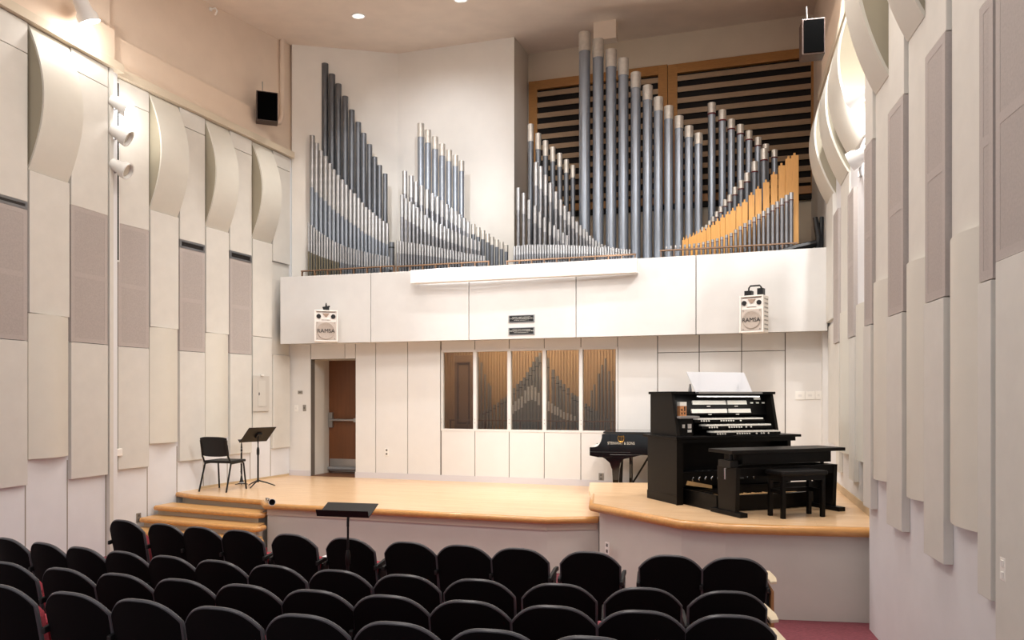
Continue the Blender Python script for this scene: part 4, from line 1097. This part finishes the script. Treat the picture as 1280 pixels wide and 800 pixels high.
# pedal lyre with braces
ly=MB(); lx=.57; yc=.34
ly.box(lx-.02,lx+.02,yc-.12,yc-.08,.08,zb0+.05); ly.box(lx-.02,lx+.02,yc+.08,yc+.12,.08,zb0+.05); ly.box(lx-.05,lx+.05,yc-.16,yc+.16,.02,.13)
lyo=ly.build('pedal_lyre',M_blkgl,piano,bevel=.004)
for i in (-1,0,1):
    MB().box(lx-.12,lx-.03,yc+i*.07-.018,yc+i*.07+.018,.05,.062).build('pedal',M_brass,lyo)
MB().cyl((lx,yc-.03,.1),(lx,yc-.03,zb0),.008,seg=8).build('rod',M_brass,lyo)
MB().tube([(lx+.02,yc-.1,.16),(.86,yc-.16,zb0+.05)],.014,8).build('brace',M_blkmet,lyo)
lcx=(773.5-737)/F*pY+.03
text_mesh('maker_lettering','STEINWAY & SONS',.056,mat('letter_brass','#d5cfc2',.4),piano,(lcx,-.006,zk+(zT-zk)*.26),sx=.80)
# lyre emblem
em=MB(); ez=zk+(zT-zk)*.52
em.tube([(lcx-.035,-.004,ez+.05),(lcx-.045,-.004,ez+.01),(lcx-.03,-.004,ez-.03),(lcx,-.004,ez-.04),(lcx+.03,-.004,ez-.03),(lcx+.045,-.004,ez+.01),(lcx+.035,-.004,ez+.05)],.007,6)
for i in (-1,0,1): em.cyl((lcx+i*.015,-.004,ez-.035),(lcx+i*.015,-.004,ez+.045),.003,seg=6)
em.cyl((lcx-.04,-.004,ez+.035),(lcx+.04,-.004,ez+.035),.005,seg=6); em.cyl((lcx-.025,-.004,ez-.055),(lcx+.025,-.004,ez-.055),.007,seg=6)
em.build('lyre_emblem',M_brass,piano,smooth=True)

# ------------------------------------------------------------------ organ console
orz=math.radians(20.8); ou=Vector((math.cos(orz),math.sin(orz)))
og=thing('organ_console','black three manual organ console on the raised platform','organ',(1.856,8.476,PLAT_Z),orz)
W=1.56; D=.66
# lower case
zk=.765
MB().box(0,.05,0,D,.0,zk-.03).build('side_panel',M_blkside,og,bevel=.004)
MB().box(W-.05,W,0,D,0,zk-.03).build('side_panel',M_blkside,og,bevel=.004)
MB().box(-.004,.0,-.004,D+.004,0,.10).build('plinth',M_blkside,og)
MB().box(.05,W-.05,D-.05,D,0,zk-.03).build('back_panel',M_blk,og)
MB().box(.05,W-.05,.22,.26,.30,zk-.03).build('knee_board',M_blk,og)
MB().box(-.03,.055,-.012,.0,0,zk-.03).build('corner_post',M_blkside,og)
MB().box(-.05,W+.12,-.04,D+.03,zk-.03,zk).build('key_desk',M_blk,og,bevel=.004)
MB().box(-.02,W+.05,-.02,.04,zk-.075,zk-.03).build('desk_apron',M_blk,og)
# upper case: leaning side cheeks, top lid, back
zu=1.27; zu_c=zu; UW0,UW1=.02,1.44
ck=[(.06,zk),(.17,zu-.03),(D-.03,zu-.03),(D-.03,zk)]
for x0 in (UW0,UW1-.04):
    MB().prism(ck,x0,x0+.04,'x').build('cheek',M_blkside,og,bevel=.003)
MB().box(UW0-.015,UW1+.02,.15,D-.01,zu-.03,zu).build('top_lid',M_blk,og,bevel=.004)
MB().box(UW0+.04,UW1-.04,D-.06,D-.03,zk,zu-.03).build('upper_back',M_blk,og)
MB().prism([(.30,zk),(.33,zk+.28),(.20,zu-.05),(.24,zu-.04),(.40,zk+.28),(.40,zk)],UW0+.04,UW1-.04,'x').build('stop_jamb',M_blk,og) if False else None
# stop panel (leaning) behind the tabs
sp=MB(); sp.prism([(.235,zk+.23),(.30,zu-.03),(.40,zu-.03),(.45,zk+.23)],UW0+.04,UW1-.04,'x'); sp.build('stop_panel',M_blk,og)
def on_panel(v): # v 0..1 up the stop panel
    return (.235+(.30-.235)*v, zk+.23+(zu-.03-zk-.23)*v)
def tabs(x0,x1,v,n):
    y,z=on_panel(v)
    mb=MB()
    for i in range(n):
        xa=x0+(x1-x0)*i/n; xb=x0+(x1-x0)*(i+1)/n-.002
        mb.add([(xa,y-.03,z-.024),(xb,y-.03,z-.024),(xb,y-.016,z+.022),(xa,y-.016,z+.022),(xa,y+.012,z-.022),(xb,y+.012,z-.022),(xb,y-.004,z+.024),(xa,y-.004,z+.024)],
               [(0,1,2,3),(7,6,5,4),(0,4,5,1),(1,5,6,2),(2,6,7,3),(3,7,4,0)])
    return mb.build('stop_tabs',M_ivory,og)
tabs(.36,.82,.60,26); tabs(.845,1.12,.60,16); tabs(.33,.82,.20,28); tabs(.845,1.16,.20,18)
y,z=on_panel(.78)
MB().box(1.245,1.33,y-.02,y+.01,z-.012,z+.014).build('display_plate',M_ivory,og)
for x in (1.20,1.285,1.37):
    y,z=on_panel(.58); MB().box(x-.015,x+.015,y-.018,y+.01,z-.008,z+.008).build('toggle',M_ivory,og)
for x,v in ((.58,.42),(.97,.42),(.58,.03),(.97,.03)):
    y,z=on_panel(v); MB().box(x-.02,x+.02,y-.014,y+.01,z-.005,z+.005).build('division_label',M_ivory,og)
# three manuals, stepping
for i in range(3):
    z0=zk+.035+.072*i; y0=-.02+.085*i; x0,x1=.36-.07*(2-i)*0+.05*(2-i)*1.0,1.28+.045*(2-i)
    man=MB().box(x0-.04,x1+.03,y0+.01,y0+.24,z0-.03,z0).build('manual_frame',M_blk,og)
    mb=MB(); n=36
    for k in range(n):
        xa=x0+(x1-x0)*k/n; mb.box(xa,xa+(x1-x0)/n-.0015,y0,y0+.14,z0,z0+.018)
    mb.build('white_keys',M_ivory,man)
    mb=MB()
    for k in range(n-1):
        if k%7 in (0,1,3,4,5):
            xa=x0+(x1-x0)*(k+1)/n; mb.box(xa-.006,xa+.006,y0+.055,y0+.14,z0+.018,z0+.030)
    mb.build('black_keys',M_key,man)
    mb=MB()
    for k in [0,1,2,3]+[8,9,10,11,12,13]+([16] if i==2 else [15,17] if i==1 else [16,18,19,21]):
        xa=x0+.05+(x1-x0-.1)*k/24; MB().cyl((xa,y0+.012,z0-.014),(xa,y0-.004,z0-.014),.009,seg=8).build('thumb_piston',M_ivory,man)
# left jamb block with little controls
MB().box(UW0+.04,.26,.10,.30,zk,zk+.20).build('left_jamb',M_blkside,og)
MB().box(UW0+.03,.30,.03,.34,zk+.20,zk+.225).build('jamb_shelf',mat('jamb_shelf_grey','#8f8d8b',.35),og)
for x,zz,w_,h_ in ((.13,.11,.03,.04),(.21,.11,.045,.05),(.21,.055,.05,.03)):
    MB().box(x-w_/2,x+w_/2,.09,.10,zk+zz-h_/2,zk+zz+h_/2).build('control_plate',M_ivory,og)
q=og
# music rack of clear acrylic with ledge
rk=MB(); 
a0,a1=.27,1.10
rk.add([(a0+.06,.14,zu-.02),(a1+.02,.14,zu-.02),(a1-.02,.25,zu+.23),(a0+.0,.25,zu+.23),(a0+.06,.146,zu-.02),(a1+.02,.146,zu-.02),(a1-.02,.256,zu+.23),(a0+.0,.256,zu+.23)],[(0,1,2,3),(7,6,5,4),(0,4,5,1),(1,5,6,2),(2,6,7,3),(3,7,4,0)])
rack=rk.build('music_rack',M_acryl,og)
MB().box(a0+.06,a1+.12,.09,.15,zu-.026,zu-.004).build('rack_ledge',M_alu,rack)
MB().box(a0+.06,a1+.10,.12,.135,zu-.060,zu-.048).build('light_bar',M_alu,rack)
for x,m_ in ((a0+.05,M_alu),(.99,M_blkpl)):
    MB().prism([(x-.02,zu),(x+.02,zu),(x+.012,zu+.05),(x+.006,zu+.09),(x-.006,zu+.09),(x-.012,zu+.05)],.24,.26,'y').build('rack_clip',m_,rack)
# card box on the jamb shelf : separate thing
yj=.20
pc=Vector((1.856,8.476))+ou*.15+Vector((-ou.y,ou.x))*.16
cb_=thing('card_box','small white and orange printed box on the organ console shelf','box',(pc.x,pc.y,PLAT_Z+zk+.225),orz)
MB().box(-.042,.042,-.03,.03,0,.115).build('carton',mat('carton_orange','#c98a5a',.6,var=.3,scale=60),cb_)
MB().box(-.043,.043,-.031,.031,.115,.16).build('carton_top',M_ivory,cb_)
mb=MB()
for i,(x,zz) in enumerate(((-.02,.03),(.018,.03),(-.02,.07),(.018,.07),(.018,.095))): mb.box(x-.008,x+.008,-.033,-.03,zz-.012,zz+.012)
mb.build('printed_marks',mat('print_dark','#2a1c14',.6),cb_)
# pedal board
zp=.16
MB().prism([(.10,-.02),(.10,.44),(W-.10,.44),(W-.10,-.02)],.0,.02,'z').build('pedal_base',M_blk,og) 
mb=MB()
for k in range(32):
    x=.20+(1.12)*k/31; yv=-.12+.10*abs((k-15.5)/15.5)**2*0
    mb.box(x-.011,x+.011,-.55,.20,.10,.135)
pb=mb.build('pedal_keys',M_tread,og)
mb=MB()
for k in range(31):
    if k%7 in (0,1,3,4,5):
        x=.20+1.12*(k+.5)/31; mb.box(x-.009,x+.009,-.28,.20,.135,.165)
mb.build('pedal_sharps',M_blk,pb)
# concave front rail of the pedalboard
out=[]
for k in range(13):
    a=k/12; x=.14+1.24*a; out.append((x,-.56-.05*math.sin(PI*a)))
MB().prism(out+[(1.38,-.53),(.14,-.53)],.0,.16,'z').build('pedal_front',M_blkside,og,smooth=True)
for x in (.12,1.38): MB().box(x-.02,x+.02,-.56,.22,.0,.17).build('pedal_cheek',M_blk,og)
# light wooden toe board curve
tb=[]
for k in range(11):
    a=k/10; tb.append((.14+.30*a, -.02+.02*math.sin(PI*a)))
MB().prism([(.13,.215),(.46,.165),(.46,.20),(.15,.262)],.02,.06,'y').build('toe_board',M_tread,og)
MB().prism([(.05,.20),(.20,.30),(.24,.36),(.05,.36)],.06,W-.06,'x').build('toe_piston_board',M_blk,og)
for k in range(10):
    x=.22+.085*k if k<5 else .72+.085*(k-5)
    for j,(yy,zz) in enumerate(((.085,.245),(.15,.305))):
        MB().tube([(x,yy+.02,zz),(x,yy-.03,zz+.01),(x,yy-.035,zz+.035),(x+.012,yy-.04,zz+.055)],[.008,.008,.011,.007],6).build('toe_stud',M_chrome,og,smooth=True)
for x in (.62,.74,.86):
    MB().prism([(.02,.26),(.10,.36),(.11,.35),(.03,.25)],x-.045,x+.045,'x').build('swell_shoe',M_blkmet,og)

# organ bench
bw0=Vector((2.244,7.615)); bv=Vector((3.496-2.244,8.09-7.615)); bl_=bv.length; brz=math.atan2(bv.y,bv.x)
bn=Vector((-bv.y,bv.x)).normalized()
bo=bw0-bn*.0
ben=thing('organ_bench','long black adjustable organ bench with crank in front of console','bench',(bo.x,bo.y,PLAT_Z),brz)
BL=bl_; bd=.36
MB().box(-.06,BL+.05,-.02,bd+.02,.635,.67).build('seat_board',M_blkside,ben,bevel=.004)
mb=MB(); mb.box(.10,BL-.10,.03,.06,.52,.635); mb.box(.10,BL-.10,bd-.06,bd-.03,.52,.635); mb.box(.10,.13,.06,bd-.06,.52,.635); mb.box(BL-.13,BL-.10,.06,bd-.06,.52,.635); mb.build('upper_apron',M_blk,ben)
for x in (0.02,BL-.07):
    MB().prism([(.04,.04),(.02,.49),(bd-.02,.49),(bd-.04,.04)],x,x+.05,'x').build('end_panel',M_blkside,ben,bevel=.003)
    MB().box(x-.02,x+.07,-.07,bd+.07,0,.045).build('foot',M_blk,ben,bevel=.004)
mb=MB(); mb.box(.07,BL-.07,.03,.06,.40,.49); mb.box(.07,BL-.07,bd-.06,bd-.03,.40,.49); mb.build('lower_rail',M_blk,ben)
MB().box(.07,BL-.07,bd/2-.015,bd/2+.015,.22,.30).build('stretcher',M_blk,ben)
mb=MB(); mb.box(-.01,.09,.08,.28,.49,.56); mb.cyl((.06,.16,.5),(.06,.16,.62),.02,seg=10); mb.build('lift_screw',M_blkmet,ben); MB().cyl((BL-.1,.16,.48),(BL-.1,.16,.62),.02,seg=10).build('lift_screw',M_blkmet,ben)
MB().tube([(.02,.14,.48),(-.03,.14,.48),(-.03,.14,.37)],.010,8).build('crank_handle',M_chrome,ben,smooth=True)

# small piano stool
stl=Vector((2.67,7.50)); srz=math.radians(16)
st=thing('piano_stool','small black four legged stool with padded top before organ bench','stool',(stl.x,stl.y,PLAT_Z),srz)
SW,SD=.50,.25
sh=.425
MB().box(-.02,SW+.02,-.02,SD+.02,sh-.0,sh+.045).build('seat_pad',mat('stool_leather','#0e0d0d',.5,spec=.25),st,bevel=.014)
mb=MB(); mb.box(.02,SW-.02,.0,.02,sh-.05,sh); mb.box(.02,SW-.02,SD-.02,SD,sh-.05,sh); mb.box(0,.02,.02,SD-.02,sh-.05,sh); mb.box(SW-.02,SW,.02,SD-.02,sh-.05,sh); mb.build('apron',M_blk,st)
for x in (0,SW-.04):
    for y in (0,SD-.04): MB().box(x,x+.04,y,y+.04,0,sh-.0).build('leg',M_blk,st,bevel=.003)
mb=MB(); mb.box(.04,SW-.04,SD-.035,SD-.01,.24,.28); mb.box(0.01,.03,.04,SD-.04,.24,.28); mb.box(SW-.03,SW-.01,.04,SD-.04,.24,.28); mb.build('stretcher',M_blk,st)

# ------------------------------------------------------------------ theatre seats
def back_sheet(hwf,zb,ztop,drop,pw,y0,lean,curv,th,NX=16,NZ=10):
    fr=[]
    for j in range(NZ+1):
        for i in range(NX+1):
            u=-1+2*i/NX; u=math.copysign(abs(u)**.8,u); v=j/NZ
            zt=ztop-drop*abs(u)**pw; z=zb+(zt-zb)*v
            x=u*hwf(z); fr.append((x,y0-lean*(z-zb)+curv*(u*u),z))
    n=len(fr); bk=[(x,y+th,z) for x,y,z in fr]; fs=[]
    for j in range(NZ):
        for i in range(NX):
            q=j*(NX+1)+i; fs.append((q,q+1,q+NX+2,q+NX+1)); fs.append((n+q,n+q+NX+1,n+q+NX+2,n+q+1))
    edge=[j*(NX+1) for j in range(NZ+1)]+[NZ*(NX+1)+i for i in range(1,NX+1)]+[j*(NX+1)+NX for j in range(NZ-1,-1,-1)]
    for a,b in zip(edge,edge[1:]): fs.append((a,b,b+n,a+n))
    for i in range(NX): fs.append((i,i+n,i+1+n,i+1))
    return fr,bk,fs,edge
hw=lambda z:.230+.008*min(1,max(0,(z-.30)/.38))
def make_seat(label,right_arm=False,end=False):
    t=thing('theatre_seat',label,'theatre seat',(0,0,0),0,'black theatre seats in the hall')
    fr,bk,fs,edge=back_sheet(hw,.28,.85,.115,2.9,.02,.20,.045,.035)
    MB().add(fr+bk,fs).build('back_shell',M_seatbk,t,smooth=True)
    pts=[((fr[e][0]+bk[e][0])/2*1.0,(fr[e][1]+bk[e][1])/2,(fr[e][2]+bk[e][2])/2) for e in edge[3:-3]]
    MB().tube(pts,.0145,8).build('edge_highlight',M_edgelit,t,smooth=True)
    f2,b2,s2,_=back_sheet(lambda z:hw(z)*.88,.36,.80,.12,2.6,.05,.20,.04,.045)
    MB().add(f2+b2,s2).build('back_cushion',M_redup,t,smooth=True)
    # tip-up seat, folded
    MB().obox((0,.235,.45),(1,0,0),(0,.93,.36),(0,-.36,.93),.20,.045,.165).build('seat_cushion',M_redup,t,bevel=.025)
    def side(sx):
        x=sx*.253
        MB().prism([(-.03,.58),(.22,.615),(.30,.61),(.30,.645),(.20,.655),(-.03,.62)],x-.014,x+.014,'x').build('armrest',M_blkpl,t,bevel=.006)
        MB().prism([(.0,.04),(.06,.58),(.20,.61),(.16,.30),(.24,.04)],x-.014,x+.014,'x').build('standard',M_blkpl,t)
        MB().box(x-.025,x+.025,-.02,.28,0,.04).build('floor_foot',M_blkpl,t)
    side(-1)
    if right_arm or end: side(1)
    if end:
        MB().prism([(-.04,.0),(.27,.0),(.30,.60),(-.02,.60)],.272,.295,'x').build('end_panel',M_endwood,t,bevel=.003)
        MB().prism([(.262,-.05),(.315,-.03),(.33,.10),(.315,.34),(.262,.36)],.658,.68,'z').build('arm_cap',M_armwood,t,bevel=.004)
    return t
protos={}
rowsA=dict(px=[150,200,245.5,296,361,432,508,576,647,736,838,919.5],py=[652,656,660,664,669,675,681,682.5,686,692,697,699],dz=1.25,n='front')
rowsB=dict(px=[4,50,97,149,206,267,338,418,503,595,697,804,912],py=[673,681,687,692,697,703,710,715,720,726,732.5,737.7,743],dz=1.21,n='second')
rowsC=dict(px=[2,73,144,220,301,389,482,583,690,802,915],py=[705,712.5,720,727.7,734,741,747.7,753.6,759.5,766.5,774],dz=1.17,n='third')
rowsD=dict(px=[-8,82,169,267,374,491,613,738],py=[735,742,752,762,773,783,791.6,799],dz=1.13,n='fourth')
import itertools
def fit(pts):   # straight-ish quadratic fit y=a+bx+cx^2 by least squares
    n=len(pts); S=[sum(x**k for x,_ in pts) for k in range(5)]; T=[sum(y*x**k for x,y in pts) for k in range(3)]
    A=[[S[0],S[1],S[2]],[S[1],S[2],S[3]],[S[2],S[3],S[4]]]
    M=Matrix(A); return M.inverted()@Vector(T)
for R in (rowsA,rowsB,rowsC,rowsD):
    pts=[]
    for px,py in zip(R['px'],R['py']):
        Y=R['dz']*F/(py-HY)
        for _ in range(4):
            x=(px-CX)/F*Y; dz=HC-(floor_z(x,Y+.1)+.85); Y=dz*F/(py-HY)
        pts.append(((px-CX)/F*Y,Y))
    c=fit(pts)
    n=len(pts)
    for i,(px,(x,y)) in enumerate(zip(R['px'],pts)):
        k=(px-CX)/F; yy=y
        for _ in range(6): yy=c[0]+c[1]*(k*yy)+c[2]*(k*yy)**2
        xx=k*yy; sl=c[1]+2*c[2]*xx; rz=math.atan(sl)
        last=(i==n-1)
        end=last and R['n']!='fourth'
        ra=(R is rowsA and i in (0,3,4,5,8,9)) or (last and not end)
        if R is rowsA and i==0: ra=False
        lab='black theatre seat, %s from the left in the %s row'%(nth(i),R['n'])
        if end: lab+=', with wooden end panel'
        key=(bool(ra),bool(end))
        # the top edge of the back sits ~.11 m behind the base point
        bx,by=xx-math.sin(rz)*.094,yy+math.cos(rz)*.094
        loc=(bx,by,floor_z(bx,by))
        if key not in protos:
            o=make_seat(lab,*key); o.location=loc; o.rotation_euler=(0,0,rz); protos[key]=o
        else: o=dup(protos[key],loc,rz,lab)
        if R is rowsA and i==5:
            c_,s_=math.cos(rz),math.sin(rz)
            lx_,ly_=-.25,.10
            arm_glint=MB().box(-.05,.05,-.10,.10,0,.004).build('armrest_glint',mat('glint_white','#f4f4f4',.6),loc=(loc[0]+lx_*c_-ly_*s_,loc[1]+lx_*s_+ly_*c_,loc[2]+.657),rz=rz)  # white slab stands for light reflected off the armrest top
            tag(arm_glint,'white slab standing for light glinting on an armrest between two front row seats','glint')

# painted glint on the armrest between two front seats, number tag
pp=ground(396.5,676,.0+.0)
Yp=(HC+.02)*F/(696-HY)

# ------------------------------------------------------------------ lights
def lamp(kind,name,loc,energy,color,aim=None,size=.3,spot=60,blend=.5,sizey=None):
    l=bpy.data.lights.new(name,kind); l.energy=energy; l.color=color
    if kind=='AREA':
        l.size=size
        if sizey: l.shape='RECTANGLE'; l.size_y=sizey
    else: l.shadow_soft_size=size
    if kind=='SPOT': l.spot_size=math.radians(spot); l.spot_blend=blend
    o=bpy.data.objects.new(name,l); col.objects.link(o); o.location=loc
    if aim is not None:
        o.rotation_euler=(Vector(aim)-Vector(loc)).to_track_quat('-Z','Y').to_euler()
    return o
WARM=(1,.945,.88); NEU=(1,.99,.98); COOL=(.90,.94,1)
# stage lights hung over the seats (out of frame)
for i,(x,e) in enumerate(((-2.6,1),(-1.2,1),(.4,1),(1.8,1))):
    lamp('SPOT','stage_lamp',(x,(3.6,7.6,3.6,7.6)[i]-.3*x,(6.3,7.0,6.3,7.0)[i]),(150,100,150,100)[i]*e,NEU,(x*1.1+.3,12.4-.3*x,1.2),.05,(48,74,48,74)[i],.6)
# added warm area fill over the hall, from no known fixture
lamp('AREA','house_fill_lamp',(-1.5,3.5,6.6),110,WARM,(-1.5,4.5,-1),2.2)
lamp('AREA','house_fill_lamp',(-2.0,8.2,7.2),110,WARM,(-1.7,9,0),2.2)
lamp('AREA','house_fill_lamp',(2.2,6.6,7.0),150,WARM,(2.6,7,0),1.6)
for x,y,z in DL: lamp('SPOT','downlight_lamp',(x,y,z-.05),260,WARM,(x,y,0),.08,95,.7)
# lamps of the wall spots
for l,a,e in zip(SL,AIML,(200,160,160)):
    d=(Vector(a)-l).normalized(); lamp('SPOT','wall_spot_lamp',l+d*.14,e,NEU,a,.04,46,.6)
for l,a,e in zip(SR,AIMR,(210,180)):
    d=(Vector(a)-l).normalized(); lamp('SPOT','wall_spot_lamp',l+d*.2,e,NEU,a,.04,46,.6)
# spill of the right-hand heads onto the wall beside them
lamp('POINT','spill_lamp',SR[0]+Vector((-.0,.16,-.17)),34,(1,.97,.93),size=.05)
lamp('POINT','spill_lamp',SL[0]+Vector((.12,.14,-.04)),13,(1,.97,.93),size=.06)
lamp('POINT','flood_lamp',lt+Vector((.06,.08,-.16)),26,(1,.96,.90),size=.08)
# trough uplight
o=lamp('AREA','trough_lamp',P2.pt(P2.s_(655,tro),.10,zt+.0),14,COOL,P2.pt(P2.s_(640,tro),-1.2,zt+1.6),3.2,sizey=.12)
for x0,ax,az,e in ((-1.6,-1.6,5.7,1300),(0.2,-.6,5.7,1300),(.6,2.4,5.8,420)):
    lamp('SPOT','gallery_lamp',(x0,3.2,5.6),e,COOL,(ax,13.6,az),.06,21,.7)
for x0,y0 in ((-2.6,11.0),(-.6,10.3),(1.3,9.6)):
    lamp('SPOT','stage_downlight_lamp',(x0,y0,ceil_z(x0,y0)-.1),190,NEU,(x0+.5,y0+1.3,0),.06,95,.6)
lamp('SPOT','stage_downlight_lamp',(3.6,8.5,6.6),420,NEU,(3.2,11,2.2),.04,60,.5)
lamp('AREA','organ_room_fill',PB.pt(PB.s_(660),-.22,2.72),36,(1,.85,.65),PB.pt(PB.s_(660),-1.2,1.3),3.0,sizey=.12)  # added fill to brighten the room behind the windows, no lamp seen there
ol=lambda x,y,z:(1.856+ou.x*x-ou.y*y,8.476+ou.y*x+ou.x*y,PLAT_Z+z)
lamp('AREA','console_fill',ol(.74,.12,zu_c-.055),2.6,(1,.95,.88),ol(.74,.24,zu_c-.40),1.0,sizey=.03)  # added fill under the lid to brighten the stop tabs and keys
w_=bpy.data.worlds.new('hall_fill'); sc.world=w_; w_.use_nodes=True
w_.node_tree.nodes['Background'].inputs[0].default_value=(.95,.975,1,1); w_.node_tree.nodes['Background'].inputs[1].default_value=.55

# ------------------------------------------------------------------ camera
cam=bpy.data.cameras.new('camera'); co=bpy.data.objects.new('camera',cam); col.objects.link(co)
co.location=(0,0,HC); co.rotation_euler=(PI/2,0,0)
cam.sensor_width=36; cam.sensor_fit='HORIZONTAL'; cam.lens=F/1280*36; cam.shift_y=(HY-400)/1280; cam.clip_start=.05
sc.camera=co
sc.view_settings.view_transform='Standard'; sc.view_settings.look='None'; sc.view_settings.exposure=.19
